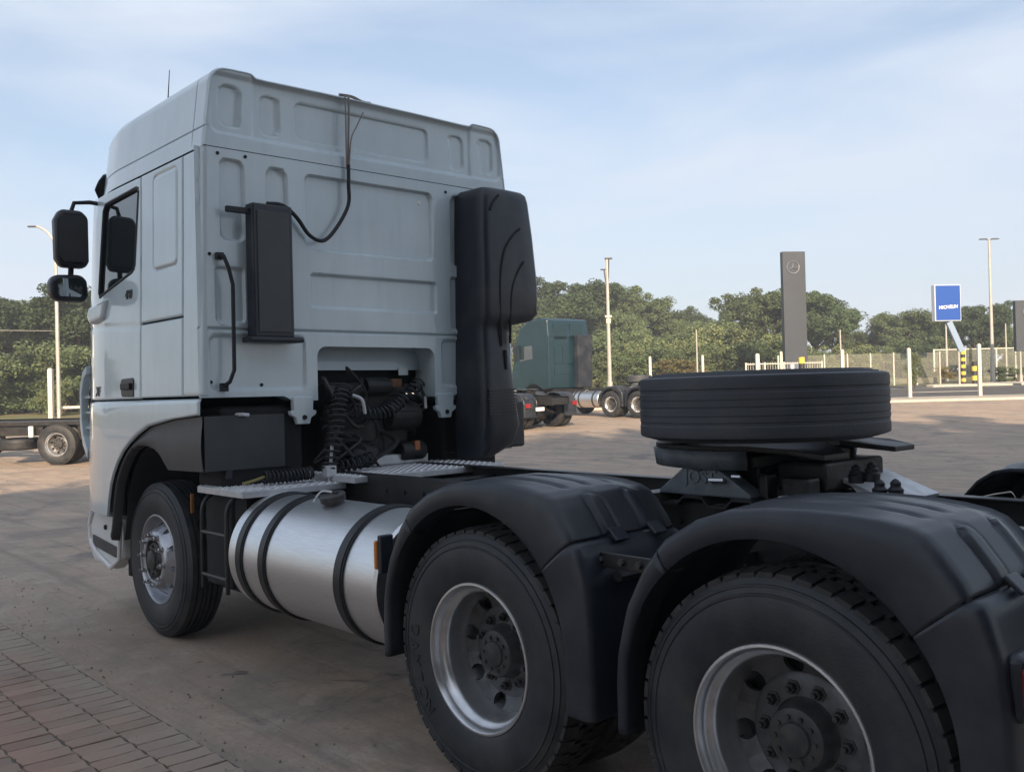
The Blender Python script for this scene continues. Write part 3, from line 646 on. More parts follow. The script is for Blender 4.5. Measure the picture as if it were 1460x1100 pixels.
# ---- tall air intake behind the right of the cab
b = MB()
SN_P = [  # z, y_left, y_right, x_rear, x_front
    (1.13, -.69, -.84, -1.25, -1.00), (1.22, -.68, -1.0, -1.31, -1.00), (1.36, -.68, -1.04, -1.34, -1.00), (1.60, -.685, -1.00, -1.34, -1.0), (1.90, -.695, -.975, -1.32, -1.0), (2.03, -.70, -.98, -1.31, -1.0), (2.085, -.70, -1.02, -1.31, -1.0), (2.12, -.70, -1.19, -1.33, -1.0), (2.17, -.70, -1.25, -1.34, -1.0), (2.40, -.705, -1.255, -1.34, -1.0), (2.75, -.71, -1.225, -1.33, -1.0), (3.00, -.72, -1.195, -1.32, -1.0), (3.05, -.73, -1.185, -1.31, -1.0), (3.075, -.76, -1.175, -1.28, -1.0)]
def snork_pt(t, k):
    z, yl, yr, xb, xf = SN_P[t]; w = yl-yr
    prof = [(xf, yl), (xb+.12, yl), (xb+.03, yl-.008), (xb+.008, yl-.03), (xb, yl-.07), (xb, yl-.3*w), (xb-.004, yl-.5*w), (xb+.004, yl-.72*w), (xb+.012, yr+.04), (xb+.03, yr+.012), (xb+.09, yr), (xf, yr)]
    return (prof[k][0], prof[k][1], z)
b.grid(range(len(SN_P)), range(12), snork_pt)
b.add([snork_pt(len(SN_P)-1, k) for k in range(12)], [tuple(range(12))]); b.add([snork_pt(0, k) for k in range(12)], [tuple(range(12))])
snk = b.build('air_intake', 'plastic', truck, smooth=55)
for P in ([(-1.342, -1.06, 2.79), (-1.345, -.98, 2.73), (-1.348, -.90, 2.62), (-1.350, -.855, 2.45), (-1.348, -.845, 2.25), (-1.335, -.86, 1.93)], [(-1.345, -1.09, 2.55), (-1.350, -1.02, 2.47), (-1.352, -.965, 2.36), (-1.350, -.945, 2.2), (-1.335, -.945, 1.95)], [(-1.338, -.895, 1.90), (-1.342, -.895, 1.76)], [(-1.33, -.87, 3.02), (-1.335, -.81, 2.96), (-1.338, -.78, 2.90)]):
    c = MB(); c.tube(smoothpath([(x+.012, y, z) for x, y, z in P]), .010, 6); c.build('intake_rib', 'shell', snk)
for i in range(9):
    z = 1.44+i*.022; c = MB(); c.box((-1.334, -.84, z), (.03, .26, .010)); c.build('intake_louvre', 'plastic', snk, smooth=0)
b = MB(); b.box((-1.12, -1.08, 1.36), (.20, .18, .34)); b.build('right_step_box', 'plastic', truck, smooth=0, bevel=.02)

# ---- machinery below and behind the cab, coloured black for the missing light
b = MB(); b.box((-.80, .84, 1.30), (.34, .56, .50)); bx = b.build('battery_cover', 'shell', truck, smooth=0, bevel=.03, seg=3)
b = MB(); b.box((-.975, 1.06, 1.29), (.012, .04, .36), Matrix.Rotation(.1, 3, 'X')); b.build('cover_strap', 'plastic', bx, smooth=0, bevel=.004)
b = MB(); b.tube([(-.96, 1.02, 1.50), (-1.0, .99, 1.50), (-1.0, .95, 1.495)], .012, 8); b.build('cover_latch', 'galv', bx)
b = MB(); b.box((-.86, .90, .75), (.36, .40, .60)); b.build('side_tool_box', 'shell', truck, smooth=0, bevel=.02)
b = MB(); b.box((-.72, -.90, 1.15), (.36, .52, .80)); b.build('right_gap_blocker', 'shell', truck, smooth=0, bevel=.03)  # added dark box that blocks the bright gap on the right
b = MB(); b.box((-.50, 0, 1.25), (.75, .70, .75)); b.box((-.80, -.03, 1.62), (.16, .62, .10)); b.box((-.86, .12, 1.35), (.10, .50, .34)); eng = b.build('engine_block', 'grease', truck, smooth=0, bevel=.03)
for (y, z, r, l) in ((.24, 1.62, .07, .3), (-.05, 1.66, .06, .2), (-.25, 1.45, .10, .25), (-.33, 1.20, .07, .2), (.1, 1.2, .09, .2)):
    c = MB(); c.lathe([(0, -l/2), (r*.9, -l/2), (r, -l/2+.02), (r, l/2-.02), (r*.9, l/2), (0, l/2)], (-.92, y, z), 'y', 16); c.build('engine_canister', 'grease', eng)
for i in range(14):
    y0, z0 = rng.uniform(-.42, .40), rng.uniform(1.15, 1.72); c = MB()
    c.tube(smoothpath([(-.92, y0, z0), (-1.0, y0+rng.uniform(-.15, .15), z0+rng.uniform(-.12, .1)), (-1.0, y0+rng.uniform(-.25, .25), z0-rng.uniform(.05, .3)), (-.93, y0+rng.uniform(-.3, .3), z0-rng.uniform(.1, .35))]), rng.choice([.008, .011, .016]), 6); c.build('engine_hose', rng.choice(['hose', 'grease', 'hose', 'frame']), eng)
c = MB(); c.box((-.97, -.34, 1.235), (.04, .05, .07)); c.build('copper_fitting', mat('copper_fitting', (.35, .13, .07), .4, .6), eng, smooth=0, bevel=.006)
c = MB(); c.box((-.93, -.20, 1.68), (.03, .10, .06)); c.build('rusty_bracket', mat('rusty_steel', (.20, .085, .04), .7, col2=(.1, .05, .03), scale=20), eng, smooth=0, bevel=.006)
def coil(name, P, R, r, turns, m='hose', parent=truck, label=None):
    path = smoothpath(P, 12); n = len(path); pts = []; tot = turns*10
    for i in range(tot+1):
        t = i/tot*(n-1); k = min(int(t), n-2); p = path[k].lerp(path[k+1], t-k); tg = (path[k+1]-path[k]).normalized(); a = tg.orthogonal().normalized(); w = tg.cross(a); an = 2*PI*i/10
        pts.append(p+R*(a*math.cos(an)+w*math.sin(an)))
    b = MB(); b.tube(pts, r, 6); return b.build(name, m, parent, smooth=60)
coil('coiled_air_hose', [(-1.15, .36, 1.66), (-1.18, .42, 1.52), (-1.2, .47, 1.32), (-1.2, .52, 1.13)], .048, .0075, 17)
coil('coiled_air_hose', [(-1.14, .30, 1.50), (-1.18, .12, 1.475), (-1.18, -.06, 1.55), (-1.16, -.24, 1.68)], .042, .007, 18)
coil('coiled_air_hose', [(-1.12, .92, 1.115), (-1.15, .76, 1.115), (-1.17, .62, 1.125)], .036, .007, 14)
coil('coiled_air_hose', [(-1.16, .42, 1.15), (-1.18, .30, 1.16), (-1.18, .17, 1.19)], .04, .007, 7)
b = MB(); b.tube(smoothpath([(-1.16, .30, 1.60), (-1.2, .255, 1.57), (-1.2, .235, 1.48)]), .012, 8); b.build('hose_clip', 'galv', truck)
b = MB(); b.tube([(-1.22, .50, 1.29), (-1.225, .515, 1.17)], .010, 8); b.box((-1.225, .525, 1.13), (.05, .07, .07)); b.tube([(-1.225, .53, 1.10), (-1.225, .53, 1.06)], .012, 6); b.build('hose_holder', 'galv', truck, smooth=20)
b = MB(); b.tube(smoothpath([(-1.10, 1.05, 1.085), (-1.12, .99, 1.10), (-1.13, .92, 1.12)]), .009, 8); b.build('hose_coupling', 'yellow', truck)
b = MB(); b.tube([(-1.1, -.33, 1.58), (-1.1, -.335, 1.50)], .010, 8); b.build('hose_coupling', 'galv', truck)

# ---- deck plates
def deck(name, x0, x1, y0, y1, z, nx, ny):
    b = MB(); b.box(((x0+x1)/2, (y0+y1)/2, z-.02), (abs(x1-x0), abs(y1-y0), .04)); d = b.build(name, 'galv', truck, smooth=0, bevel=.004)
    t = MB()
    for i in range(nx):
        for j in range(ny):
            x = x0+(x1-x0)*(i+.5)/nx; y = y0+(y1-y0)*(j+.5)/ny; a = .5 if (i+j) % 2 else -.5; l, w = .016, .006; ca, sa = math.cos(a), math.sin(a)
            q = [(x+l*ca, y+l*sa, z), (x-w*sa, y+w*ca, z), (x-l*ca, y-l*sa, z), (x+w*sa, y-w*ca, z), (x, y, z+.009)]; t.add(q, [(0, 1, 4), (1, 2, 4), (2, 3, 4), (3, 0, 4)])
    t.build('tread_studs', 'galv', d, smooth=0)['kind'] = 'stuff'; return d
deck('deck_plate', -.72, -1.33, .47, 1.165, 1.062, 20, 24)
deck('deck_plate', -.80, -1.50, -.70, .52, 1.105, 24, 42)
b = MB(); b.box((-.86, -.16, 1.145), (.16, .62, .07)); b.build('deck_riser', 'galv', truck, smooth=0, bevel=.01)

# ---- chassis
def crail(y, s):
    b = MB(); z1, z0 = 1.115, .83; w = .075; t = .009
    poly = [(0, z0), (w, z0), (w, z0+t), (t, z0+t), (t, z1-t), (w, z1-t), (w, z1), (0, z1)]
    b.prism([(y-s*p[0], p[1]) for p in poly], -5.95, 1.2, 'x'); return b.build('chassis_rail', 'frame', truck, smooth=0, bevel=.004)
crail(.425, 1); crail(-.425, -1)
for x in (-5.85, -4.13, -2.6, -1.7):
    b = MB(); b.box((x, 0, .95), (.09, .84, .22)); b.build('cross_member', 'frame', truck, smooth=0, bevel=.01)
for x in frange(-5.7, -1.7, 22):
    for s in (1, -1):
        b = MB(); b.lathe([(0, .012), (.013, .012), (.015, 0)], (x, s*.4255, 1.03) if s > 0 else (x, -.4255-.012, 1.03), 'y', 6); b.build('rail_bolt', 'frame', truck)
for x in (AX2, AX3):
    b = MB(); b.tube([(x, -.95, WZ), (x, -.3, WZ), (x, -.25, WZ), (x, .25, WZ), (x, .3, WZ), (x, .95, WZ)], [.09, .10, .2, .2, .10, .09], 16); b.build('drive_axle', 'grease', truck)
b = MB(); b.box((0, 0, .42), (.14, 1.6, .16)); b.build('front_axle', 'grease', truck, smooth=0, bevel=.02)
for s in (1, -1):
    b = MB()
    for i in range(4): b.box((-4.13, s*.52, .62+i*.03), (1.35-.2*i, .09, .024))
    b.box((-4.13, s*.50, .80), (.30, .10, .30)); b.build('leaf_spring', 'frame', truck, smooth=0, bevel=.006)
    for x in (AX2, AX3):
        b = MB(); b.lathe([(0, -.14), (.11, -.14), (.13, -.08), (.12, 0), (.13, .08), (.11, .14), (0, .14)], (x-.36, s*.55, .74), 'z', 16); b.build('air_spring', 'hose', truck)
    b = MB(); b.tube([(-2.75, s*.50, .62), (-2.05, s*.50, .62)], .13, 16); b.build('air_reservoir', 'frame', truck)
b = MB(); b.tube([(-.9, 0, .75), (-3.1, 0, .62)], .06, 12); b.build('propeller_shaft', 'frame', truck)
for i in range(5):
    b = MB(); y0 = .36-.05*i; b.tube(smoothpath([(-1.5, y0, 1.0), (-2.2, y0-.05, .98+rng.uniform(-.03, .03)), (-2.9, y0+.02, 1.0), (-3.7, y0-.08, .97)]), .012, 6); b.build('air_line', 'hose', truck)

# ---- wheels
def tyre_mesh(drive, outer=0.0, wid=.285):
    R = .524
    side = [(.288, -.045), (.292, -.030), (.302, -.020), (.318, -.013), (.335, -.008), (.36, -.003), (.395, 0), (.425, -.001), (.447, -.006), (.449, -.003), (.455, -.003), (.457, -.008), (.474, -.013), (.476, -.010), (.481, -.011), (.483, -.017), (.496, -.024), (.507, -.032)]
    if drive: tread = [(.511, -.042), (.512, -.06), (.512, -wid+.06), (.511, -wid+.042)]
    else:
        tread = [(.517, -.038)]; g = [-.075, -.112, -.1425, -.173, -.21]
        for q in g: tread += [(.524, q+.0062), (.513, q+.004), (.513, q-.004), (.524, q-.0062)]
        tread += [(.517, -wid+.038)]
    inner = [(r, -wid-h) for r, h in side[::-1]]
    return side+tread+inner
def wheel(kind, loc, flip):
    root = empty('wheel', loc, PI if flip else 0, truck)
    return root
SH = {}
def shared(key, fn):
    if key not in SH: SH[key] = fn()
    return SH[key]
def inst(me_or_obj, name, parent, loc=(0, 0, 0)):
    me = me_or_obj.data if hasattr(me_or_obj, 'data') else me_or_obj
    o = bpy.data.objects.new(name, me); COL.objects.link(o); o.parent = parent; o.location = loc; return o
def tmpmesh(b, m, smooth=35):
    o = b.build('tmp', m, None, smooth); me = o.data; bpy.data.objects.remove(o); return me
def me_tyre(drive):
    b = MB(); b.lathe(tyre_mesh(drive), n=96); return tmpmesh(b, 'rubber', 30)
def me_lugs():
    b = MB(); n = 50
    for k in range(n):
        for sgn, y0, y1, ph in ((0, -.026, -.095, 0), (1, -.19, -.259, .5), (2, -.10, -.14, .25), (3, -.145, -.185, .75)):
            a0 = 2*PI*(k+ph)/n; da = 2*PI/n*(.40 if sgn < 2 else .36)
            vs = []
            for a in (a0-da, a0+da):
                for r in (.500, .526):
                    for y in (y0, y1):
                        rr_ = r-(.010 if r > .51 and ((sgn == 0 and y == y0) or (sgn == 1 and y == y1)) else 0); vs.append((rr_*math.cos(a), y, rr_*math.sin(a)))
            b.add(vs, [(0, 1, 3, 2), (4, 6, 7, 5), (0, 4, 5, 1), (2, 3, 7, 6), (0, 2, 6, 4), (1, 5, 7, 3)])
    return tmpmesh(b, 'tread', 0)
def disc_with_holes(b, r0, y0, r1, y1, rc, rh, n, seg=24, depth=.02):
    """annulus r0..r1 with n round hand holes"""
    def Y(r): return y0+(y1-y0)*(r-r0)/(r1-r0)
    for k in range(n):
        c = 2*PI*(k+.5)/n; h = PI/n
        m = seg; inner = []; outer = []; back = []
        for i in range(m):
            t = 2*PI*i/m; lx, ly = math.cos(t), math.sin(t)
            ex, ey = h, (r1-r0)/2; q = 1/max(abs(lx), abs(ly)); a = c+lx*q*ex; r = (r0+r1)/2+ly*q*ey
            outer.append((r*math.cos(a), Y(r), r*math.sin(a)))
            a = c+rh*lx/rc; r = rc+rh*ly; inner.append((r*math.cos(a), Y(r)+.001, r*math.sin(a))); back.append((r*math.cos(a), Y(r)-depth, r*math.sin(a)))
        b.add(outer+inner+back, [(i, (i+1) % m, m+(i+1) % m, m+i) for i in range(m)]+[(m+i, m+(i+1) % m, 2*m+(i+1) % m, 2*m+i) for i in range(m)])
def nutmesh(L_, r=.0165):
    b = MB(); b.lathe([(r*1.5, 0), (r*1.5, .004), (r, .005), (r, L_*.6), (r*.9, L_*.65), (r*.55, L_*.65), (r*.55, L_), (0, L_)], n=6); return tmpmesh(b, 'nut', 25)
def nutdark(L_, r=.0165):
    b = MB(); b.lathe([(r*1.5, 0), (r*1.5, .004), (r, .005), (r, L_*.6), (r*.9, L_*.65), (r*.55, L_*.65), (r*.55, L_), (0, L_)], n=6); return tmpmesh(b, 'hub', 25)
def drive_wheel(loc, flip, ang, parent=truck, lettering=False):
    w = empty('wheel', loc, PI if flip else 0, parent); w.rotation_euler[1] = 0
    g = w
    ty = inst(shared('tyre_d', lambda: me_tyre(True)), 'tyre', g); lg = inst(shared('lugs', me_lugs), 'tread_blocks', g); lg['kind'] = 'stuff'
    inst(shared('tyre_d', None), 'inner_tyre', g, (0, -.345, 0)); l2 = inst(shared('lugs', None), 'inner_tread_blocks', g, (0, -.345, 0)); l2['kind'] = 'stuff'
    def rim():
        b = MB(); b.lathe([(.290, -.045), (.300, -.028), (.306, -.020), (.303, -.014), (.295, -.013), (.289, -.020), (.285, -.040), (.281, -.052), (.270, -.060), (.262, -.068), (.258, -.085), (.256, -.125), (.250, -.155), (.243, -.170), (.240, -.30), (.30, -.31)], n=72); return tmpmesh(b, 'rim', 40)
    inst(shared('rim_d', rim), 'rim', g)
    def disc():
        b = MB(); disc_with_holes(b, .188, -.186, .247, -.166, .217, .034, 8); b.lathe([(.105, -.180), (.178, -.180), (.188, -.186)], n=64); b.lathe([(.247, -.166), (.249, -.160)], n=64)
        return tmpmesh(b, 'rimdark', 40)
    dk = inst(shared('disc_d', disc), 'wheel_disc', g); dk.rotation_euler[1] = ang
    def backing(): b = MB(); b.lathe([(.247, -.235), (.10, -.235)], n=32); return tmpmesh(b, 'shell', 0)
    inst(shared('back_d', backing), 'dark_hole_backing', g)  # black disc stands in for the shade behind the hand holes
    def hub():
        b = MB(); b.lathe([(.135, -.20), (.112, -.178), (.104, -.165), (.098, -.13), (.092, -.118), (.078, -.114), (.055, -.113), (.050, -.104), (.03, -.100), (0, -.100)], n=48)
        for k in range(10):
            a = 2*PI*k/10; b.lathe([(.008, -.116), (.008, -.106), (0, -.106)], (.068*math.cos(a), 0, .068*math.sin(a)), 'y', 6)
        return tmpmesh(b, 'hub', 35)
    inst(shared('hub_d', hub), 'hub', g)
    for k in range(10):
        a = 2*PI*k/10+ang+.1; inst(shared('nut_d', lambda: nutdark(.04)), 'wheel_nut', g, (.142*math.cos(a), -.180, .142*math.sin(a)))
    return w
def steer_wheel(loc, flip, ang, parent=truck):
    w = empty('wheel', loc, PI if flip else 0, parent); g = w
    inst(shared('tyre_s', lambda: me_tyre(False)), 'tyre', g)
    def rim():
        b = MB(); b.lathe([(.290, -.045), (.300, -.028), (.306, -.020), (.303, -.014), (.295, -.013), (.289, -.020), (.284, -.045), (.272, -.075), (.262, -.088), (.256, -.089), (.250, -.080)], n=72); return tmpmesh(b, 'alloy', 40)
    inst(shared('rim_s', rim), 'rim', g)
    def disc():
        b = MB(); disc_with_holes(b, .198, -.005, .250, -.080, .226, .020, 10, depth=.03); b.lathe([(.198, -.005), (.190, .006), (.180, .012), (.148, .013), (.142, .010), (.140, -.03)], n=64); b.lathe([(.25, -.13), (.05, -.13)], n=32); return tmpmesh(b, 'alloy', 40)
    dk = inst(shared('disc_s', disc), 'wheel_disc', g); dk.rotation_euler[1] = ang
    def hub():
        b = MB(); b.lathe([(.140, -.04), (.118, -.03), (.116, .0), (.105, .012), (.07, .016), (.066, .03), (.05, .036), (0, .038)], n=40)
        for k in range(8):
            a = 2*PI*k/8; b.lathe([(.010, .012), (.010, .024), (0, .024)], (.092*math.cos(a), 0, .092*math.sin(a)), 'y', 6)
        return tmpmesh(b, 'hub', 35)
    inst(shared('hub_s', hub), 'hub', g)
    for k in range(10):
        a = 2*PI*k/10+ang; inst(shared('nut_s', lambda: nutmesh(.042, .0165)), 'wheel_nut', g, (.1675*math.cos(a), .012, .1675*math.sin(a)))
    return w
W_L2 = drive_wheel((AX2, 1.225, WZ+.022), False, .2); W_L3 = drive_wheel((AX3, 1.225, WZ+.022), False, .55)
drive_wheel((AX2, -1.225, WZ+.022), True, .9); drive_wheel((AX3, -1.225, WZ+.022), True, .1)
steer_wheel((0, 1.155, WZ+.022), False, .12); steer_wheel((0, -1.155, WZ+.022), True, .5)
def tyre_text(wheel_o, txt, r, a0, step, size):
    for i, ch in enumerate(txt):
        a = a0+i*step
        mw = Matrix.Rotation(-a, 4, 'Y') @ Matrix.Translation((r, .0005, 0)) @ Matrix(((0, -1, 0, 0), (0, 0, 1, 0), (-1, 0, 0, 0), (0, 0, 0, 1)))
        text_obj('sidewall_lettering', ch, size, 'tread', mw, wheel_o, .0025, 0, .001)
tyre_text(W_L2, 'DAYTON', .40, .14, -.17, .078)

# ---- mudguards of the drive axles
def mudguard(cx, s):
    A0, A1 = RAD(49), RAD(142); drop = 0 if s > 0 else -.02; fx = .52 if s < 0 and cx < -4 else 1
    def inn(a): return (cx+.545*math.cos(a)*(fx if math.cos(a) > 0 else 1), .60+.54*math.sin(a))
    OUT = [(.600, .60), (.592, .70), (.548, .866), (.465, 1.018), (.375, 1.110), (.26, 1.178), (.13, 1.222), (0, 1.236), (-.12, 1.240), (-.24, 1.238), (-.34, 1.230), (-.42, 1.216), (-.465, 1.198), (-.505, 1.160), (-.56, 1.09), (-.61, 1.0), (-.64, .90), (-.655, .75), (-.66, .60)]
    OA = [(math.atan2(z-.6, x), x) for x, z in OUT]; OB = [(math.atan2(z-.6, x), z) for x, z in OUT]
    def out(a): q = lerp_tab(OA, a); return (cx+q*(fx if q > 0 else 1), lerp_tab(OB, a))
    YS = [1.150, 1.205, 1.240, 1.252, 1.257, 1.257, 1.255, 1.251, 1.242, 1.225]+frange(1.20, .66, 43)+[.645, .64]
    K = [0, 0, 0, .04, .2, .45, .68, .84, .95, .99]+[1]*44+[.93, .80]
    def pt(a, k, lift=0, emb=True):
        ext = 0
        if a < 0: ext = a; a2 = 0
        elif a > PI: ext = PI-a; a2 = PI
        else: a2 = a
        i, o = inn(a2), out(a2); f = K[k]; y = YS[k]
        x = i[0]+(o[0]-i[0])*f; z = i[1]+(o[1]-i[1])*f+ext*.55
        h = lift*sstep(.0, .6, f)
        if f == 1:
            d = math.degrees(a2)
            for yc in (1.08, .95, .82):
                h -= .013*math.exp(-((y-yc)/.014)**2)*sstep(88, 102, d)*sstep(125, 120, d)
            for yc in ((1.02, .80) if emb else ()):
                sd_ = sdrr(y, d/100, yc-.042, yc+.042, 1.275, 1.6, .04); h += .010*sstep(0, .012, -sd_)-.006*math.exp(-(sd_/.008)**2)
            h += .010*sstep(1.22, 1.0, y)*math.sin(a2)**2-.03*sstep(.85, .66, y)
        nx, nz = (o[0]-cx), (o[1]-.6); n_ = math.hypot(nx, nz) or 1
        return (x+h*nx/n_, s*y, z+h*nz/n_+drop)
    def piece(a0, a1, n, lift=0):
        b = MB(); b.grid(frange(a0, a1, n), range(len(YS)), lambda a, k: pt(a, k, lift(a) if callable(lift) else lift, lift == 0)); return b
    top = piece(A0, A1, 100).build('mudguard', 'plastic', truck, smooth=50, solid=.006)
    piece(-.30, A0-.008, 24, -.004).build('mudguard_front', 'plastic', top, smooth=50, solid=.006)
    piece(A1+.004, PI+.30, 60, lambda a: -.002+.020*sstep(A1+.004, A1+.04, a)).build('mudguard_rear', 'plastic', top, smooth=50, solid=.006)
    for yc in (1.02, .80):
        p = pt(A1+.02, 14); c = MB(); c.box((p[0]-.026, s*yc, p[2]+.020), (.06, .075, .014), Matrix.Rotation(-.75, 3, 'Y')); c.build('mudguard_clip', 'plastic', top, smooth=0, bevel=.004)
    return top
mg = [mudguard(AX2, 1), mudguard(AX3, 1), mudguard(AX2, -1), mudguard(AX3, -1)]
for s in (1, -1):
    b = MB(); b.box((-4.155, s*1.13, .985), (.29, .012, .055)); br = b.build('mudguard_bracket', 'frame', truck, smooth=0, bevel=.004)
    for x in (-4.25, -4.17, -4.07):
        c = MB(); c.lathe([(0, .016), (.012, .016), (.014, 0)], (x, 1.136 if s > 0 else -1.152, .985), 'y', 6); c.build('bolt', 'hub', br)
    b = MB(); b.tube([(-4.13, s*.43, .93), (-4.13, s*1.12, .93)], .022, 8); b.build('bracket_tube', 'frame', br)
    b = MB(); b.box((-2.80, s*1.235, .875), (.022, .045, .13)); ml = b.build('side_marker_lamp', 'amber', truck, smooth=0, bevel=.008)
    b = MB(); b.box((-2.825, s*1.215, .88), (.03, .07, .17)); b.build('lamp_bracket', 'plastic', ml, smooth=0, bevel=.006)
    b = MB(); b.prism([(-5.55, .765), (-5.515, .77), (-5.505, .80), (-5.505, .89), (-5.52, .915), (-5.56, .91)], s*1.02, s*1.225, 'y'); tl = b.build('tail_lamp', 'red', truck, smooth=0, bevel=.012)
    b = MB(); b.box((-5.485, s*1.12, .838), (.05, .19, .17)); b.build('lamp_housing', 'plastic', tl, smooth=0, bevel=.02)

# ---- ladder, fuel tank
b = MB()
for x in (-.86, -1.19): b.tube(smoothpath([(x+.03, 1.02, 1.02), (x+.01, 1.12, 1.02), (x, 1.19, .96), (x, 1.20, .80), (x, 1.20, .46)]), .014, 8)
for z in (.80, .545): b.tube([(-.86, 1.20, z), (-1.19, 1.20, z)], .013, 8)
b.build('access_ladder', 'frame', truck)
b = MB(); b.box((-.70, 1.19, .955), (.012, .022, .12)); b.build('side_marker_lamp', mat('dull_amber', (.35, .14, .04), .4), truck, smooth=0, bevel=.004)
b = MB(); b.box((-1.03, 1.06, .72), (.34, .03, .56)); b.build('ladder_backing', 'shell', truck, smooth=0)
TY, TZ, TR = .915, .700, .336
b = MB(); b.lathe([(0, -1.325), (.20, -1.315), (.30, -1.295), (TR-.01, -1.305), (TR, -1.315), (TR, -1.35), (TR-.002, -1.36), (TR-.002, -2.75), (TR, -2.765), (TR-.012, -2.78), (.28, -2.77), (0, -2.76)], (0, TY, TZ), 'x', 96)
tank = b.build('fuel_tank', 'tank', truck, smooth=40)
for x in (-1.445, -1.71, -2.475):
    c = MB(); w = .032; c.lathe([(TR-.004, x-w-.008), (TR+.006, x-w-.008), (TR+.006, x-w), (TR+.004, x-w), (TR+.012, x-w+.004), (TR+.012, x+w-.004), (TR+.004, x+w), (TR+.006, x+w), (TR+.006, x+w+.008), (TR-.004, x+w+.008)], (0, TY, TZ), 'x', 96); c.build('tank_strap', 'strap', tank, smooth=30)
    c = MB(); c.box((x, .50, .70), (.09, .12, .5)); c.build('tank_bracket', 'frame', tank, smooth=0, bevel=.01)
nrm = Vector((0, math.sin(RAD(12)), math.cos(RAD(12)))); pc = Vector((-2.02, TY, TZ))+nrm*TR
R3 = nrm.to_track_quat('Z', 'Y').to_matrix()
c = MB(); c.lathe([(.055, -.02), (.055, .012), (.068, .014), (.070, .045), (.062, .055), (0, .058)], n=28, axis='z'); c.box((0, 0, .060), (.10, .02, .016)); c.v = [tuple(pc+R3 @ Vector(p)) for p in c.v]; c.build('filler_cap', 'hub', tank, smooth=40)
c = MB(); c.tube(smoothpath([pc+R3 @ Vector((.03, 0, .06)), pc+R3 @ Vector((-.05, -.03, .07)), pc+R3 @ Vector((-.10, -.06, .02))]), .006, 6); c.build('cap_chain', 'galv', tank)

# ---- fifth wheel
fw = empty('fifth_wheel', (0, 0, 0), 0, truck)
PZ = 1.355; FX = -4.04
def fw_outline():
    o = []
    for k in range(25):
        a = RAD(62+(298-62)*k/24)    # front arc opening to the rear
        o.append((FX+.02-.47*math.cos(a), .47*math.sin(a)*.96))
    return o
o = [(FX+.02+.48*math.cos(a), .46*math.sin(a)) for a in [RAD(d) for d in range(-118, 119, 8)]]
tail = [(-4.40, .42), (-4.53, .38), (-4.53, .20), (-4.36, .05), (-4.36, -.05), (-4.53, -.20), (-4.53, -.38), (-4.40, -.42)]
poly = o+tail
def tilt(p): return (p[0], p[1], p[2]-(max(0, -4.36-p[0])*.17))
b = MB(); b.prism(poly, PZ-.022, PZ, 'z'); b.v = [tilt(p) for p in b.v]; b.build('coupling_plate', 'grease', fw, smooth=0, bevel=.004)
skirt = MB(); oo = [(x*1.0, y) for x, y in o]
skirt.v = []; skirt.grid(range(len(oo)), [0, 1], lambda i, t: (FX+.02+(oo[i][0]-FX-.02)*(.985 if t == 0 else .96), oo[i][1]*(.985 if t == 0 else .96), PZ-.02-.075*t)); skirt.build('plate_skirt', 'castgrey', fw, smooth=40, solid=.02)
b = MB(); b.box((FX, 0, PZ-.06), (.7, .16, .06)); b.box((FX-.1, 0, PZ-.07), (.14, .74, .05)); b.box((FX+.25, 0, PZ-.06), (.05, .72, .06)); b.build('underside_webs', 'grease', fw, smooth=0, bevel=.006)
for s in (1, -1):
    c = MB(); c.prism([(FX-.20, 1.145), (FX+.26, 1.145), (FX+.26, 1.16), (FX+.11, 1.275), (FX+.05, 1.285), (FX-.02, 1.275), (FX-.20, 1.16)], s*.34, s*.44, 'y'); pd = c.build('pedestal', 'castgrey', fw, smooth=0, bevel=.01)
    c = MB(); c.tube([(FX+.045, s*.32, 1.29), (FX+.045, s*.455, 1.29)], .042, 16); c.build('pivot_pin', 'grease', fw)
    # corrugated mounting plate
    top = []; x0 = FX+.42
    prof = []
    for k in range(4):
        xx = x0-.24*k; prof += [(xx, 1.112), (xx-.04, 1.112), (xx-.075, 1.146), (xx-.165, 1.146), (xx-.20, 1.112)]
    prof.append((x0-.96, 1.112)); c = MB(); c.prism(prof+[(p[0], p[1]-.010) for p in prof[::-1]], s*.30, s*.475, 'y'); c.build('mounting_plate', 'frame', fw, smooth=0)
text_obj('cast_lettering', 'JOST', .075, 'castgrey', Matrix.Translation((FX+.04, .4415, 1.222)) @ Matrix.Rotation(PI, 4, 'Z') @ Matrix.Rotation(PI/2, 4, 'X'), fw, .004, 0, .002)
b = MB(); b.box((-4.0, .05, 1.22), (.34, .42, .11)); b.box((-4.32, -.05, 1.22), (.22, .5, .12)); b.box((-4.38, .30, 1.17), (.12, .10, .12)); b.box((-4.25, .33, 1.17), (.05, .08, .14)); b.build('locking_mechanism', 'grease', fw, smooth=0, bevel=.015)
b = MB(); b.tube([(-4.06, .46, 1.215), (-4.13, .46, 1.217)], .010, 6); b.tube([(-4.17, .46, 1.235), (-4.21, .46, 1.235)], .008, 6); b.build('release_handle', 'nut', fw)
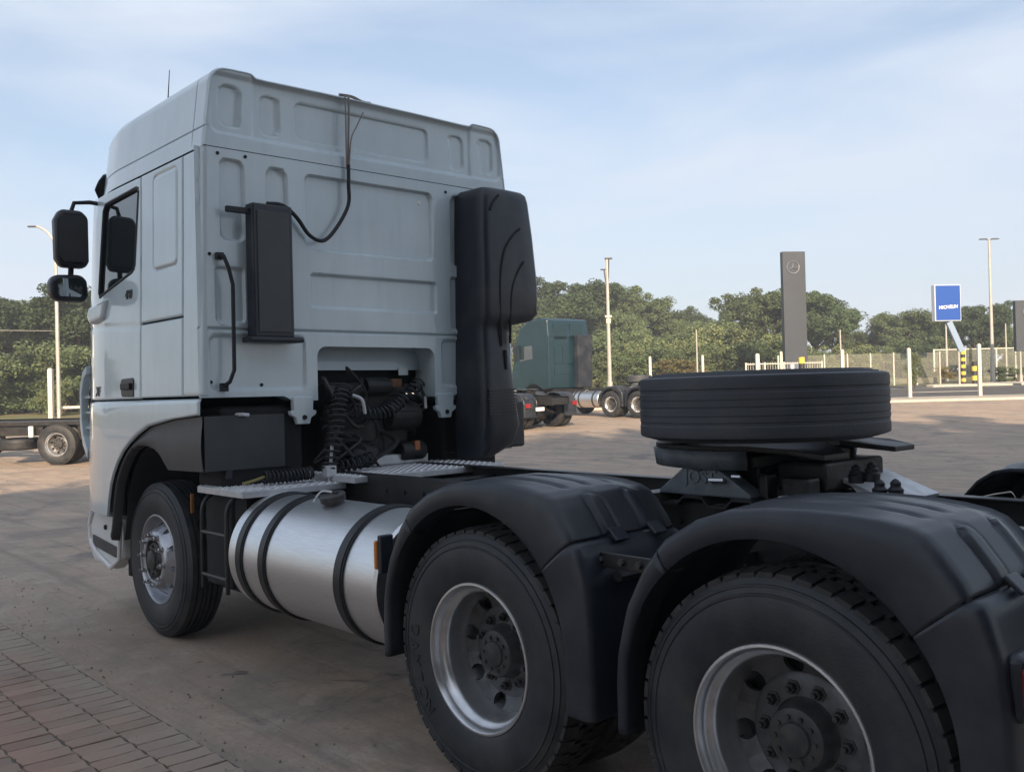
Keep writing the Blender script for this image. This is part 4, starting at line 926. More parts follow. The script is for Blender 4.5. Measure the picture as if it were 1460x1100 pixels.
# sloping grey ramp plate and rubber caps behind the coupling
b = MB(); b.add([(-4.36, -.36, 1.235), (-4.36, .06, 1.235), (-4.64, .06, 1.125), (-4.64, -.36, 1.125)], [(0, 1, 2, 3)]); b.build('guide_ramp', 'galv', truck, smooth=0, solid=.015)
b = MB(); b.box((-4.52, .28, 1.135), (.40, .20, .05)); b.build('rear_deck', 'galv', truck, smooth=0, bevel=.01)
for x, y, z, h in ((-4.52, .12, 1.20, .075), (-4.57, .09, 1.205, .08), (-4.73, .35, 1.145, .10), (-4.79, .35, 1.145, .105)):
    c = MB(); c.lathe([(.030, 0), (.032, .4*h), (.026, .5*h), (.028, .62*h), (.018, .72*h), (.019, .85*h), (.010, .95*h), (0, h)], (x, y, z), 'z', 14); c.build('rubber_cap', 'hose', truck, smooth=30)
b = MB(); b.box((-4.76, .35, 1.14), (.16, .12, .02)); b.build('cap_tray', 'frame', truck, smooth=0)

# ---- spare tyre lying on the fifth wheel
sp = empty('spare_wheel', (-4.127, .170, 1.374)); sp.scale = (.978, .978, .978); sp.rotation_euler = (RAD(-.2), RAD(.2), 0)
tag(sp, 'spare truck tyre with worn ribs lying flat on the coupling plate of the white truck', 'tyre')
def SHO(r, h):
    for a, ra, ha in ((.496, .502, .017), (.507, .513, .024), (.517, .521, .034)):
        if abs(r-a) < 1e-6: return (ra, -ha) if h > -.145 else (ra, -.29+ha)
    if .51 < r < .525 and -.25 < h < -.05 and abs(h+.1425) > .01: h += .006*math.sin(h*90)
    return (r, h)
def me_spare():
    prof = [(min(r, .519) if r < .516 else r, h) for r, h in tyre_mesh(False, wid=.29)]; prof = [SHO(r, h) for r, h in prof]; prof = [(max(r, .5205) if .512 < r < .514 else (.523 if r > .52 else r), h) for r, h in prof]; b = MB(); b.lathe([(r, -h) for r, h in prof], n=128, axis='z'); return tmpmesh(b, 'worn', 30)
inst(me_spare(), 'tyre', sp)
b = MB(); b.lathe([(.300, .015), (.306, .02), (.286, .04), (.258, .085), (.25, .2), (.286, .25), (.306, .272), (.300, .277)], n=64, axis='z'); b.build('rim', 'rim', sp)

# ================================================================== workshop behind the viewer that shades the near yard
ws = empty('workshop_building', (-24, 20, 0)); tag(ws, 'long grey clad workshop standing behind the camera across the yard', 'building')
WH = 16.2
b = MB(); b.box((-6, 0, WH/2-.05), (12, 45, WH-.1)); b.build('wall', 'wall', ws, smooth=0)
b = MB(); b.box((-6, 0, WH+.1), (12.6, 45.6, .3)); b.build('roof', 'clad', ws, smooth=0)
for y in (-17, -8.5, 0, 8.5, 17):
    b = MB(); b.box((.05, y, 2.6), (.12, 5.0, 5.2)); d = b.build('roller_door', 'clad', ws, smooth=0)
    for z in frange(.4, 4.8, 11): c = MB(); c.box((.12, y, z), (.03, 4.9, .06)); c.build('door_slat', 'clad', d, smooth=0)
    b = MB(); b.box((.05, y, 9.5), (.1, 4.0, 1.6)); b.build('window', 'glass', ws, smooth=0)
    b = MB(); b.box((.10, y+4.2, WH/2), (.2, .3, WH-.4)); b.build('pilaster', 'wall', ws, smooth=0)

# ================================================================== other trucks in the yard
PARTS = {}
for o_ in truck.children: PARTS.setdefault(o_.name.split('.')[0], []).append(o_)
def simple_cab(root, m, H=3.9, snork=True, dx=0):
    hold = root; root = hold
    b = MB(); prof = [(-1.02, 1.15), (-1.02, H-.75), (-.96, H-.08), (-.85, H), (.2, H-.05), (.75, H-.35), (.98, H-.85), (1.30, 2.0), (1.38, 1.7), (1.38, .6), (.62, .55), (.6, .95), (.45, 1.2), (.2, 1.33), (-.2, 1.33), (-.45, 1.2), (-.55, 1.12)]
    b.prism(prof, -1.235, 1.235, 'y'); cab = b.build('cab', m, root, smooth=0, bevel=.05, seg=3)
    for s in (1, -1):
        c = MB(); c.prism([(-.03, 2.45), (.76, 2.35), (.62, 3.0), (-.03, 3.02)], s*1.232, s*1.243, 'y'); c.build('door_window', 'glass', cab, smooth=0)
        c = MB(); c.prism([(-.90, 1.35), (-.12, 1.35), (-.12, 3.05), (-.90, 3.05)], s*1.233, s*1.246, 'y'); c.build('side_panel', m, cab, smooth=0, bevel=.01)
        c = MB(); c.box((.85, s*1.42, 2.75), (.10, .22, .62)); c.tube([(.8, s*1.2, 3.05), (.85, s*1.42, 3.05)], .02, 6); c.build('mirror', 'plastic', cab, smooth=0, bevel=.02)
    for y0, y1, z0, z1 in ((-.9, -.5, 2.2, 3.0), (-.4, .4, 2.2, 3.0), (.5, .9, 2.2, 3.0), (-.9, .9, 1.75, 2.1), (-.9, -.1, 3.25, H-.2), (.1, .9, 3.25, H-.2)):
        c = MB(); c.box((-1.025-(.0 if z0 < 3.1 else -.02), (y0+y1)/2, (z0+z1)/2), (.03, y1-y0, z1-z0)); c.build('wall_panel', m, cab, smooth=0, bevel=.01)
    if snork:
        c = MB(); c.prism([(-.25, 1.15), (-1.15, 1.15), (-1.18, 2.3), (-1.2, 3.45), (-.30, 3.45)], -1.05, -1.32, 'x'); c.build('air_intake', 'plastic', cab, smooth=0, bevel=.04)
        c = MB(); c.box((.0, 0, H+.03), (.7, 1.9, .05)); c.build('roof_deflector', m, cab, smooth=0, bevel=.02)
    c = MB(); c.box((-.75, 0, 1.1), (.4, 1.9, .5)); c.build('undercab', 'shell', cab, smooth=0)
    cab.location.x = dx; return cab
def other_truck(loc, rz, name, label, m, H, with_cab=True, dx=0, pick=('chassis_rail', 'wheel', 'mudguard', 'fuel_tank', 'drive_axle', 'cross_member', 'fifth_wheel', 'front_axle', 'leaf_spring', 'tail_lamp', 'air_reservoir', 'access_ladder')):
    r = empty(name, loc, rz); tag(r, label, 'truck', 'trucks parked across the yard')
    for k in pick:
        for o_ in PARTS.get(k, []): copy_tree(o_, r)
    if with_cab: simple_cab(r, m, H, dx=dx)
    # stand on the sloping yard
    c, s_ = math.cos(rz), math.sin(rz)
    def gz(x, y): X, Y = loc[0]+c*x-s_*y, loc[1]+s_*x+c*y; return hgt((X-CAM.x)*SN.x+(Y-CAM.y)*SN.y)
    zf, zr = gz(0, 0), gz(-4.1, 0); zl, zr2 = gz(-2, 1), gz(-2, -1)
    r.rotation_euler = (math.atan2(zl-zr2, 2), -math.atan2(zf-zr, 4.1), rz); r.location.z = zf+.0
    return r
def place(px, py, v, lx, ly, rz):
    p = at(px, py, v); c, s_ = math.cos(rz), math.sin(rz); return (p.x-(c*lx-s_*ly), p.y-(s_*lx+c*ly), 0)
teal = other_truck(place(870, 571, 37.5, AX2, 1.225, 0), 0, 'truck_tractor', 'teal truck tractor with dark cab and silver tank parked across the sunny yard', 'teal', 4.15, dx=1.0)
LH = RAD(42)
ltruck = other_truck(place(80, 635, 24.0, AX2, 1.225, LH), LH, 'truck_tractor', 'bare dark truck chassis with grey wheels parked left of the white cab', 'paint2', 3.6, pick=('chassis_rail', 'wheel', 'drive_axle', 'cross_member', 'leaf_spring', 'front_axle'), dx=1.9)
b = MB(); b.lathe([(r, -h) for r, h in tyre_mesh(False, wid=.29)], (-2.15, .70, .38), 'z', 64); b.build('underslung_spare', 'rubber', ltruck)
b = MB(); b.box((-3.4, .86, 1.06), (4.6, .30, .10)); b.box((-2.2, .80, .86), (1.5, .35, .22)); b.box((-4.13, .7, .8), (.5, .5, .35)); b.build('side_frame', 'frame', ltruck, smooth=0, bevel=.01)
b = MB(); b.lathe([(0, -.14), (.06, -.14), (.065, -.1), (.065, .1), (.06, .14), (0, .14)], (-2.72, 1.12, .86), 'z', 12); b.build('white_cylinder', 'signwhite', ltruck)
rtruck = other_truck(place(752, 572, 31.5, -5.5, 1.12, 0), 0, 'truck_tractor', 'dark truck rear end with red tail lamp half hidden behind the tall intake', 'paint2', 3.3)
b = MB(); b.box((-5.72, .75, .72), (.06, .35, .12)); b.build('number_plate_bracket', 'signwhite', rtruck, smooth=0)
s2 = copy_tree(sp); s2.location = Vector(teal.location)+Vector((-4.0, .1, 1.40)); s2.location.z = teal.location.z+1.30; s2['label'] = 'tyre lying on the chassis of the teal truck'; s2['category'] = 'tyre'

# ================================================================== posts, lamps, signs, fence
def hor(px): return 577.2-.02524*px
def hgt_from(px, py, v): return at(px, py, v).z-hgt(v)
def post(px, ptop, v, w, label, taper=1):
    p = base(px, hor(px)+10, v); h = hgt_from(px, ptop, v)
    b = MB(); b.box((0, 0, h/2-.1), (w, w, h+.2)); b.box((0, 0, h+.01), (w*.7, w*.7, .06)); o = b.build('fence_post', 'white', None, smooth=0, bevel=.015, loc=p)
    o.rotation_euler[2] = SITE_RZ; tag(o, label, 'post', 'white posts along the yard edge'); return o
post(73, 526, 43, .20, 'white concrete post beside the street lamp left of the cab')
for px, pt, v, w, lb in ((928, 509, 48, .13, 'short white post showing just left of the spare tyre'), (1003, 507, 48, .12, 'thin white post above the left of the spare tyre'), (1081, 505, 48, .19, 'thick white post above the middle of the spare tyre'), (1115, 502, 48, .13, 'white post at the left foot of the grey pylon'), (1202, 499, 48, .17, 'white post at the foot of a bare pole, above the spare tyre\'s right end'), (1297, 497, 48, .17, 'white concrete post at the pavement edge just right of the spare tyre'), (1397, 491, 48, .17, 'white concrete post at the pavement edge beside the striped bollards')): post(px, pt, v, w, lb)
for z in (.35,):
    b = MB(); A, B = base(1297, 560, 48), base(1397, 560, 48); b.tube([A+Vector((0, 0, z)), B+Vector((0, 0, z))], .014, 6); o = b.build('boundary_wire', 'pole'); tag(o, 'thin wire strung between the two right hand white posts', 'wire')
b = MB(); A, B = base(85, 575, 44), base(300, 575, 44); b.box(((A+B)/2+Vector((0, 0, .78))), ((A-B).length, .05, .12), Matrix.Rotation(math.atan2((B-A).y, (B-A).x), 3, 'Z')); o = b.build('guard_rail', 'white', smooth=0); tag(o, 'pale horizontal rail beyond the left hand truck chassis', 'rail')

def lamp(px, ptop, v, r0, label, head='none', arm=0):
    p = base(px, hor(px)+5, v); h = hgt_from(px, ptop, v); e = empty('street_lamp' if head != 'none' else 'pole', p, SITE_RZ)
    tag(e, label, 'street lamp' if head != 'none' else 'pole')
    b = MB()
    if head == 'curve':
        b.tube(smoothpath([(0, 0, -.2), (0, 0, h*.5), (-.02, 0, h*.86), (-.22, 0, h*.95), (-.75, 0, h*.995), (-1.0, 0, h)]), [r0*(1-.5*i/30) for i in range(31)], 8)
    else: b.tube([(0, 0, -.2), (0, 0, h*.18), (0, 0, h*.185), (0, 0, h)], [r0*1.25, r0*1.15, r0*.85, r0*.55], 10)
    b.build('pole', 'pole', e)
    if head == 'curve': c = MB(); c.box((-1.12, 0, h), (.42, .16, .07)); c.build('lamp_head', 'clad', e, smooth=0, bevel=.02)
    if head == 'double':
        for s in (-1, 1): c = MB(); c.tube([(0, 0, h-.1), (s*.2, 0, h)], .03, 6); c.box((s*.42, 0, h+.02), (.5, .22, .07)); c.build('lamp_head', 'clad', e, smooth=0, bevel=.02)
    if head == 'fork':
        c = MB(); c.tube([(0, 0, h*.80), (.05, 0, h*.9), (.08, 0, h*1.0)], .05, 8); c.box((.08, 0, h+.02), (.36, .2, .07)); c.tube([(0, 0, h*.80), (-.09, 0, h*.86), (-.15, 0, h*.93)], .035, 8); c.box((-.2, 0, h*.93), (.24, .14, .06)); c.build('lamp_head', 'clad', e, smooth=0, bevel=.02)
        c = MB(); c.box((0, 0, h*.615), (.34, .24, .10)); c.box((0, 0, h*.585), (.22, .2, .26)); c.build('junction_box', 'white', e, smooth=0, bevel=.02)
    return e
lamp(870, 369, 46, .12, 'slim lamp post with forked top and collar beyond the teal truck', 'fork')
lamp(1416, 341, 66, .14, 'tall twin head street lamp right of the blue sign', 'double')
lamp(84, 322, 46, .10, 'curved arm street lamp seen behind the left mirror', 'curve')
lamp(995, 470, 60, .07, 'bare thin pole in front of the bushes left of the pylon')
lamp(1200, 470, 62, .08, 'bare thin pole among the trees right of the pylon')
lamp(1351, 462, 72, .10, 'thin pole standing directly behind the blue sign')
lamp(1436, 461, 74, .08, 'short pole between the twin head lamp and the dark sign')
lamp(1449, 432, 70, .07, 'pale flagpole at the left edge of the right hand dark sign')
lamp(1456, 480, 64, .09, 'short thick pale pole at the far right edge')

def star(parent, r, y, z, x=0, m='silver'):
    b = MB(); ring = [(x+r*math.cos(2*PI*k/40), y, z+r*math.sin(2*PI*k/40)) for k in range(41)]; b.tube(ring, r*.075, 6, cap=False)
    for k in range(3):
        a = PI/2+2*PI*k/3; tip = (x+r*.97*math.cos(a), y-.01, z+r*.97*math.sin(a)); w = r*.16
        q = [tip, (x+w*math.cos(a+PI/3), y, z+w*math.sin(a+PI/3)), (x, y-.05, z), (x+w*math.cos(a-PI/3), y, z+w*math.sin(a-PI/3))]; b.add(q, [(0, 1, 2), (0, 2, 3)])
    return b.build('star_emblem', m, parent, smooth=20)
def pylon(px, ptop, v, w, d, turn, label, sr, sz, low=0, em='silver'):
    p = base(px, hor(px)+5, v); h = hgt_from(px, ptop, v); e = empty('pylon_sign', p, SITE_RZ+turn); tag(e, label, 'sign', 'dark pylon signs')
    b = MB(); b.box((0, 0, low+(h-low)/2), (w, d, h-low)); b.build('sign_body', 'pylon', e, smooth=0, bevel=.02)
    if low: c = MB(); c.box((0, 0, low/2), (w*.3, d*.6, low)); c.build('stem', 'pylon', e, smooth=0)
    c = MB(); c.box((w/2-.10, -d/2-.004, low+(h-low)/2), (.03, .02, h-low-.04)); c.build('edge_strip', 'clad', e, smooth=0)
    st = star(e, sr, 0, 0, 0, em); st.location = (-.06*w, -d/2-.03, h-sz); return e
# SITE_RZ turns local +y towards the viewer's side of the site
SITE_FRONT = YAW+PI/2
pylon(1135, 359, 60, 1.50, .42, .12, 'tall dark grey pylon sign with a ringed star emblem above the spare tyre', .40, 1.0, em='silver')
pylon(1470, 428, 60, 1.9, .35, .0, 'dark sign panel with ringed star cut by the right edge of the frame', .36, .75, low=2.2)
p = base(1133, 520, 56); b = MB(); b.box((0, 0, 1.0), (.55, .3, 1.6)); o = b.build('utility_cabinet', 'signwhite', smooth=0, bevel=.03, loc=p); o.rotation_euler[2] = SITE_RZ; tag(o, 'small white cabinet at the foot of the grey pylon', 'cabinet')
def striped(px, ptop, v, w, label, n=8):
    p = base(px, hor(px)+5, v); h = hgt_from(px, ptop, v); e = empty('striped_bollard', p, SITE_RZ); tag(e, label, 'bollard', 'yellow and black bollards')
    for k in range(n):
        b = MB(); b.lathe([(0, 0), (w/2, 0), (w/2, h/n-.002), (0, h/n-.002)], (0, 0, k*h/n), 'z', 14); b.build('band', 'signyellow' if k % 2 else 'signblack', e, smooth=30)
    return e
striped(1374, 500, 63, .30, 'tall thin yellow and black post under the blue sign', 10)
striped(1390, 515, 62.5, .34, 'short thick yellow and black bollard beside the tall striped post', 5)
striped(1144, 509, 55, .36, 'yellow and black bollard at the right foot of the grey pylon', 6)
# traffic island
b = MB(); pts = [(27.6, 61.6), (34.0, 61.6), (34.4, 61.9), (34.0, 63.0), (28.0, 63.0), (27.4, 62.2)]
b.v = [tuple(site(u, v, .10)) for u, v in pts]+[tuple(site(u, v, -.1)) for u, v in pts]; b.f = [tuple(range(6))]+[(i, (i+1) % 6, 6+(i+1) % 6, 6+i) for i in range(6)]
structure(b.build('traffic_island', 'kerb', smooth=0))
b = MB(); pts = [(31.2, 63.3), (45, 63.3), (45, 64.6), (31.6, 64.6)]
b.v = [tuple(site(u, v, .09)) for u, v in pts]+[tuple(site(u, v, -.1)) for u, v in pts]; b.f = [tuple(range(4))]+[(i, (i+1) % 4, 4+(i+1) % 4, 4+i) for i in range(4)]
structure(b.build('kerb', 'kerb', smooth=0))
# blue sign on its bent leg
c0 = at(1349, 432, 62); sg = empty('blue_sign', base(1371, 548, 62), SITE_RZ); tag(sg, 'tilted blue sign board with white lettering on a slanted grey leg', 'sign')
Rz = Matrix.Rotation(SITE_RZ, 3, 'Z'); lc = Rz.transposed() @ (c0-sg.location)
Rt = Matrix.Rotation(RAD(0), 3, 'Y'); w_, h_ = 1.74, 2.28
b = MB(); b.box((lc.x, lc.y, lc.z), (w_+.12, .40, h_+.12), Matrix.Rotation(.14, 3, 'Z')); b.build('sign_case', 'signframe', sg, smooth=0, bevel=.03)
fr = Matrix.Rotation(.14, 3, 'Z') @ Vector((0, -.205, 0))
b = MB(); b.box((lc.x+fr.x, lc.y+fr.y, lc.z), (w_, .02, h_), Matrix.Rotation(.14, 3, 'Z')); b.build('sign_face', 'blue', sg, smooth=0)
text_obj('lettering', 'MICHELIN', .30, 'signwhite', Matrix.Translation((lc.x+fr.x*1.07, lc.y+fr.y*1.07, lc.z-.28)) @ Matrix.Rotation(.14, 4, 'Z') @ Matrix.Rotation(PI/2, 4, 'X') @ Matrix.Rotation(.06, 4, 'Z'), sg, .006, .15, .006)
l1 = Rz.transposed() @ (at(1353, 460, 62)-sg.location); l2 = Rz.transposed() @ (at(1371, 500, 62)-sg.location)
b = MB(); d = l2-l1; ang = math.atan2(d.x, d.z); b.box((l1+l2)/2, (.40, .26, d.length+.1), Matrix.Rotation(ang, 3, 'Y')); b.build('slanted_leg', 'bluepole', sg, smooth=0, bevel=.03)
l3 = Rz.transposed() @ (at(1367, 500, 62)-sg.location); b = MB(); b.tube([(l3.x, l3.y, l3.z), (l3.x, l3.y, 0)], .07, 8); b.build('upright', 'pole', sg)

# chain link fence and palisade
def fence(name, us, v, h, label, rail, mesh_m, pm='white', pw=.10):
    p0 = site(us[0], v); e = empty(name, p0, SITE_FRONT-PI/2+0); tag(e, label, 'fence'); e.rotation_euler[2] = math.atan2(SR.y, SR.x)
    for u in us:
        b = MB(); b.box((u-us[0], 0, h/2-.1), (pw, pw, h+.2)); b.build('post', pm, e, smooth=0)
    L_ = us[-1]-us[0]
    if mesh_m: b = MB(); b.add([(0, .03, 0), (L_, .03, 0), (L_, .03, h-.05), (0, .03, h-.05)], [(0, 1, 2, 3)]); b.build('wire_mesh', mesh_m, e, smooth=0)
    for z in rail: b = MB(); b.box((L_/2, .0, z), (L_, .06, .07)); b.build('rail', pm, e, smooth=0)
    return e
fence('chain_link_fence', frange(19, 30.5, 7), 67, 2.25, 'chain link fence with pale posts left of the blue sign', (), 'chain', 'pole')
fence('chain_link_fence', frange(31, 47, 7), 69, 2.4, 'chain link fence with a pale top rail right of the blue sign', (2.35,), 'chain', 'white')
pf = fence('palisade_fence', frange(14.2, 18.8, 4), 57, 1.95, 'cream palisade fence at the left foot of the grey pylon', (.4, 1.85), None, 'pole', .09)
for i in range(31): b = MB(); b.box((i*.15, .05, 1.0), (.022, .02, 1.9)); b.build('picket', 'pole', pf, smooth=0)
w0, w1 = at(-60, 470, 60), at(420, 470, 70); b = MB(); b.tube([w0, (w0+w1)/2-Vector((0, 0, .15)), w1], .018, 5); o = b.build('overhead_wire', 'pole'); tag(o, 'thin overhead wire crossing in front of the left hand trees', 'wire')

# ================================================================== vegetation
nr = np.random.default_rng(11)
def leaf_mesh(name, clumps, per, leaf, m, spread):
    """clumps: (x,y,z,r)"""
    C_ = np.array(clumps); n = len(C_)*per; idx = np.repeat(np.arange(len(C_)), per)
    d = nr.normal(size=(n, 3)); d /= np.linalg.norm(d, axis=1)[:, None]; rad = nr.random(n)**.45
    pos = C_[idx, :3]+d*(rad*C_[idx, 3])[:, None]*np.array([1, 1, .72])
    nrm = d*.7+nr.normal(size=(n, 3))*.6+np.array([0, 0, .5]); nrm /= np.linalg.norm(nrm, axis=1)[:, None]
    a = np.cross(nrm, nr.normal(size=(n, 3))); a /= np.linalg.norm(a, axis=1)[:, None]; b_ = np.cross(nrm, a)
    s = leaf*(.6+.8*nr.random(n))[:, None]
    v = np.stack([pos+a*s, pos+b_*s*.5+nrm*s*.1, pos-a*s, pos-b_*s*.5+nrm*s*.1], 1).reshape(-1, 3)
    me = bpy.data.meshes.new(name); me.vertices.add(4*n); me.vertices.foreach_set('co', v.ravel()); me.loops.add(4*n); me.loops.foreach_set('vertex_index', np.arange(4*n)); me.polygons.add(n)
    me.polygons.foreach_set('loop_start', np.arange(0, 4*n, 4)); me.polygons.foreach_set('loop_total', np.full(n, 4)); me.update(); me.materials.append(M[m]); return me
def make_tree_meshes(seed, spread, lobes, m, leaf=.135, tall=.45):
    r_ = random.Random(seed); tb = MB(); lean = r_.uniform(-.3, .3)
    fork = 10*r_.uniform(.22, .34); tb.tube(smoothpath([(0, 0, -.4), (lean*.3, .1, fork*.5), (lean, 0, fork)], 4), [.30, .26, .24, .23, .22, .2, .2, .19, .18], 8)
    clumps = []
    for k in range(lobes):
        a = 2*PI*k/lobes+r_.uniform(-.4, .4); rr_ = spread*r_.uniform(.35, .85); zt = 10*r_.uniform(.55, .90) if k else 9.2; end = Vector((lean+rr_*math.cos(a), rr_*math.sin(a), zt)) if k else Vector((lean, 0, 8.6))
        mid = Vector((lean, 0, fork)).lerp(end, .5)+Vector((r_.uniform(-.3, .3), r_.uniform(-.3, .3), .3)); tb.tube(smoothpath([(lean, 0, fork), mid, end], 4), [.15-.013*i for i in range(9)], 6)
        R = spread*r_.uniform(.30, .46)
        for j in range(10):
            u = nr.normal(size=3); u /= np.linalg.norm(u); q = R*nr.random()**.35
            clumps.append((end.x+u[0]*q, end.y+u[1]*q, min(9.7, end.z+u[2]*q*.62), r_.uniform(.55, 1.0)))
        for j in range(4):
            t = r_.uniform(.4, .95); q = Vector((lean, 0, fork)).lerp(end, t); clumps.append((q.x+r_.uniform(-.7, .7), q.y+r_.uniform(-.7, .7), q.z+r_.uniform(-.5, .4), r_.uniform(.5, .8)))
    return tmpmesh(tb, 'bark', 60), leaf_mesh('crown', clumps, 190, leaf, m, spread)
TREES = [make_tree_meshes(1, 4.6, 10, 'leaf_dark'), make_tree_meshes(2, 3.8, 9, 'leaf_mid'), make_tree_meshes(3, 3.4, 8, 'leaf_dark'), make_tree_meshes(4, 4.2, 9, 'leaf_mid'), make_tree_meshes(5, 3.0, 7, 'leaf_light')]
def make_shrub(seed, m, w, leaf=.10):
    r_ = random.Random(seed); tb = MB(); clumps = []
    for k in range(7):
        a = r_.uniform(0, 2*PI); rr_ = w*r_.uniform(.1, .8); e = Vector((rr_*math.cos(a), rr_*math.sin(a), r_.uniform(1.0, 3.3))); tb.tube([(0, 0, -.2), e*.5+Vector((0, 0, .3)), e], [.07, .05, .02], 5)
        for j in range(7): clumps.append((e.x+r_.uniform(-.7, .7), e.y+r_.uniform(-.7, .7), max(.3, e.z+r_.uniform(-1.0, .45)), r_.uniform(.4, .7)))
    return tmpmesh(tb, 'bark', 60), leaf_mesh('foliage', clumps, 130, leaf, m, w)
SHRUBS = [make_shrub(11, 'leaf_mid', 2.0), make_shrub(12, 'leaf_light', 2.2), make_shrub(13, 'leaf_dark', 2.0), make_shrub(14, 'leaf_light', 1.7), make_shrub(15, 'leaf_dry', 2.2)]
def tree(px, ptop, v, var, label, group, wide=1.0):
    p = base(px, hor(px), v); h = hgt_from(px, ptop, v); e = empty('tree', p, rng.uniform(0, 6.28)); k = h/9.9; e.scale = (k*wide, k*wide, k)
    tr, cr = TREES[var]; inst(tr, 'trunk', e); inst(cr, 'crown', e); tag(e, label, 'tree', group); return e
def shrub(px, ptop, v, var, label, group, wide=1.0):
    p = base(px, hor(px), v); h = max(.8, hgt_from(px, ptop, v)); e = empty('shrub', p, rng.uniform(0, 6.28)); k = h/3.8; e.scale = (k*wide, k*wide, k)
    tr, cr = SHRUBS[var]; inst(tr, 'stem', e); inst(cr, 'foliage', e); tag(e, label, 'shrub', group); return e
G1 = 'trees of the wood beyond the road'
ZONES = [(0, 'left of the mirrors'), (130, 'beside the cab front'), (745, 'hidden behind the white cab'), (840, 'right of the tall intake'), (885, 'behind the forked lamp post'), (965, 'between the forked lamp post and the bare pole'), (1030, 'behind the bare thin pole'), (1105, 'left of the grey pylon'), (1165, 'behind the grey pylon'), (1235, 'right of the grey pylon'), (1325, 'left of the blue sign'), (1380, 'behind the blue sign'), (1432, 'behind the twin head lamp'), (9999, 'at the right edge')]
def zone(px): return [t for x, t in ZONES if px < x][0] if px >= 0 else 'outside the left edge'
TK = ['dark spreading', 'mid green round', 'dark slender', 'mid green wide', 'pale']; SK = ['mid green', 'light olive', 'dark', 'pale', 'dry brown']
named = [(800, 412, 92, 0, 'broad dark crowned tree just right of the tall intake', 1.1), (838, 399, 95, 0, 'highest tree behind the forked lamp post', 1.15), (925, 420, 96, 3, 'rounded tree between the forked lamp post and the bare pole', 1.0), (992, 437, 98, 2, 'small rounded treetop above the bare thin pole', .9), (1036, 434, 100, 2, 'little pointed treetop left of the grey pylon', .8), (1092, 412, 84, 3, 'big bushy tree touching the left side of the grey pylon', 1.15), (1168, 411, 84, 0, 'big dark tree behind the right side of the grey pylon', 1.2), (1283, 441, 92, 1, 'rounded tree between the pylon and the blue sign', 1.15), (1390, 431, 86, 0, 'dark tree behind the right edge of the blue sign', 1.1), (8, 418, 66, 0, 'dark tree at the left edge of the frame', 1.15), (112, 398, 64, 2, 'dark tree behind the left mirrors', 1.2)]
for px, pt, v, var, lb, w in named: tree(px, pt, v, var, lb, G1, w)
for px, pt, v, var, w in [(768, 425, 96, 3, 1), (868, 406, 98, 3, 1), (895, 442, 90, 1, 1), (952, 440, 99, 0, .8), (972, 455, 95, 3, .9), (1012, 455, 97, 1, .9), (1062, 457, 100, 3, .9), (1130, 418, 92, 1, 1), (1196, 440, 90, 3, .9), (1216, 470, 95, 1, .8), (1240, 474, 97, 3, .8), (1262, 455, 95, 0, .9), (1312, 449, 92, 3, 1), (1340, 455, 95, 1, 1), (1362, 446, 92, 3, 1), (1418, 448, 90, 1, 1), (1440, 470, 95, 3, 1), (1468, 472, 92, 1, 1), (1500, 450, 92, 0, 1), (1550, 440, 92, 3, 1), (38, 436, 70, 3, 1), (66, 432, 74, 1, 1), (-40, 420, 70, 3, 1), (150, 410, 72, 0, 1), (205, 425, 80, 3, 1), (270, 420, 84, 0, 1), (340, 430, 86, 1, 1), (420, 425, 88, 3, 1), (500, 430, 90, 0, 1), (580, 420, 92, 1, 1), (650, 425, 94, 0, 1), (715, 420, 96, 3, 1)]: tree(px, pt, v, var, TK[var]+' tree of the wood '+zone(px), G1, w)
G2 = 'bushes below the wood'
def bushl(var, px, row): return SK[var]+' bush in the '+row+' row '+zone(px)
for i, px in enumerate(range(745, 1480, 19)):
    pt = lerp_tab([(740, 480), (860, 475), (900, 478), (960, 476), (1050, 458), (1110, 478), (1200, 492), (1330, 490), (1480, 496)], px)+rng.uniform(-14, 10)
    k = [1, 0, 3, 0, 2, 1][i % 6] if px < 1250 else [2, 0, 2, 0][i % 4]
    if px < 1250: shrub(px, pt, 80+rng.uniform(-2, 4), k, bushl(k, px, 'rear'), G2, rng.uniform(.9, 1.3))
    else: shrub(px, pt, 86+rng.uniform(-2, 3), k, bushl(k, px, 'rear'), G2, rng.uniform(.9, 1.3))
for i, px in enumerate(range(750, 1230, 24)): shrub(px, lerp_tab([(740, 505), (1050, 480), (1230, 500)], px)+rng.uniform(-8, 8), 73+rng.uniform(-1.5, 1.5), [1, 3, 0, 1, 0][i % 5], bushl([1, 3, 0, 1, 0][i % 5], px, 'front'), G2, rng.uniform(1.0, 1.5))
for i, px in enumerate(range(-30, 210, 17)): shrub(px, 498+rng.uniform(-14, 10), 58+rng.uniform(-2, 2), [2, 0, 2][i % 3], bushl([2, 0, 2][i % 3], px, 'low'), G2, rng.uniform(1.0, 1.4))
shrub(75, 533, 54, 1, 'bright green bush at the foot of the left hand posts', G2, .8)
shrub(1304, 500, 60, 3, 'small pale flowering shrub right behind the pavement post', G2, .55)
shrub(985, 512, 62, 4, 'dry brown bush above the left part of the spare tyre', G2, 1.6)
for px, v, lb in ((1425, 66.5, 'low clipped bush on the verge right of the striped bollards'), (1345, 68, 'low dry bush behind the chain link fence under the blue sign'), (1450, 66.8, 'low bush on the verge at the right edge')): shrub(px, 522, v, 0 if px != 1345 else 4, lb, G2, 1.3)
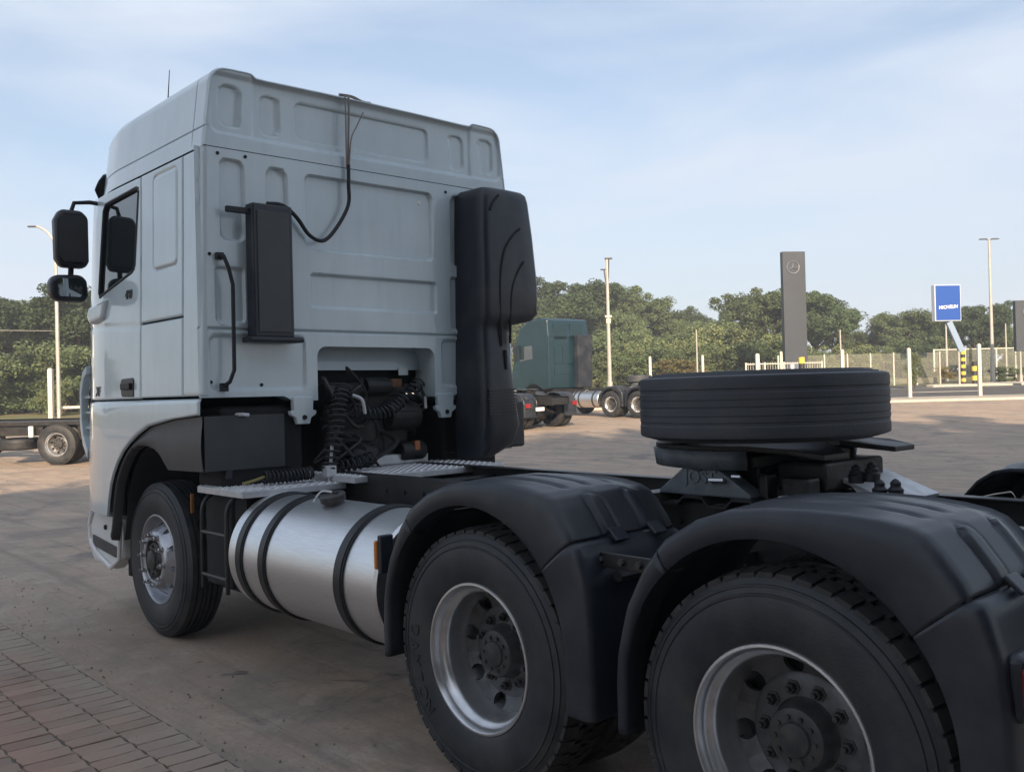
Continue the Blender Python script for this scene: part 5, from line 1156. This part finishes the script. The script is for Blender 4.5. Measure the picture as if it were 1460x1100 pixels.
# trees on the viewer's left, outside the frame, that the paint and glass of the cab reflect
for i, (x, y, k, var) in enumerate(((46, 26, .66, 0), (38, 38, .62, 3), (56, 42, .8, 2), (24, 52, .8, 1), (42, 56, .85, 0), (10, 58, .85, 3), (60, 20, .7, 1))):
    e = empty('tree', (x, y, 0), rng.uniform(0, 6.28)); e.scale = (k, k, k*.9); inst(TREES[var][0], 'trunk', e); inst(TREES[var][1], 'crown', e); tag(e, ('first', 'second', 'third', 'fourth', 'fifth', 'sixth', 'seventh')[i]+' tree outside the left of the frame, mirrored in the cab side', 'tree', 'trees beside the yard')

# unseen trees added behind the viewer so their crowns break up the workshop's shade edge
for i, (x, y, k) in enumerate(((-22, 2, 1.75), (-21, 9, 1.95), (-23, 15, 1.8), (-21.5, 21, 2.0), (-22, 27, 1.85), (-21, 33, 1.95), (-23, 39, 1.8), (-22, 45, 1.9))):
    e = empty('tree', (x, y, 0), rng.uniform(0, 6.28)); e.scale = (k*.8, k*.8, k); v_ = (0, 3, 1)[i % 3]; inst(TREES[v_][0], 'trunk', e); inst(TREES[v_][1], 'crown', e); tag(e, ('first', 'second', 'third', 'fourth', 'fifth', 'sixth', 'seventh', 'eighth')[i]+' added tree roughening the shade edge from behind the camera', 'tree', 'unseen trees added to roughen the shade edge')
# thin haze over the yard
hz = MB(); hz.box((CAM.x+40, CAM.y-30, 11.5), (900, 900, 27)); ho = hz.build('haze', M['chain'], smooth=0); ho.data.materials.clear()
hm = bpy.data.materials.new('thin_haze'); hm.use_nodes = True; t = hm.node_tree; t.nodes.remove(t.nodes['Principled BSDF'])
pv = t.nodes.new('ShaderNodeVolumePrincipled'); pv.inputs['Color'].default_value = (.80, .88, .95, 1); pv.inputs['Density'].default_value = .0014; pv.inputs['Anisotropy'].default_value = .0
t.links.new(pv.outputs[0], t.nodes['Material Output'].inputs['Volume']); ho.data.materials.append(hm); tag(ho, 'pale thin haze in the air over the yard', 'haze', kind='stuff')

# loose grit along the paver edge
gr = MB(); g_ = random.Random(5)
for i in range(420):
    x, y = g_.uniform(-4, 5), 1.83+abs(g_.gauss(0, .35))*(-1 if g_.random() < .6 else 1); r = g_.choice([.003, .004, .006, .009]); 
    gr.add([(x+r, y, .004), (x, y+r*.8, .004), (x-r*.9, y, .004), (x, y-r, .004), (x+r*.2, y, .004+r*1.2)], [(0, 1, 4), (1, 2, 4), (2, 3, 4), (3, 0, 4)])
tag(gr.build('grit', mat('grit', (.12, .11, .10), .9, col2=(.30, .26, .22), scale=40), smooth=0), 'loose grit scattered along the paver edge', 'grit', kind='stuff')
# tell look-alike plants apart by their order from the left
from collections import defaultdict
same = defaultdict(list)
for o_ in COL.objects:
    if o_.get('label') and o_.get('group') in (G1, G2): same[o_['label']].append(o_)
for lb, os_ in same.items():
    if len(os_) > 1:
        os_.sort(key=lambda o_: Vector((o_.location.x-CAM.x, o_.location.y-CAM.y)).dot(SR)/Vector((o_.location.x-CAM.x, o_.location.y-CAM.y)).dot(SN))
        for o_, w in zip(os_, ('first', 'second', 'third', 'fourth', 'fifth', 'sixth', 'seventh', 'eighth')): o_['label'] = w+' '+lb+' from the left' if len((w+' '+lb+' from the left').split()) <= 16 else w+' '+lb
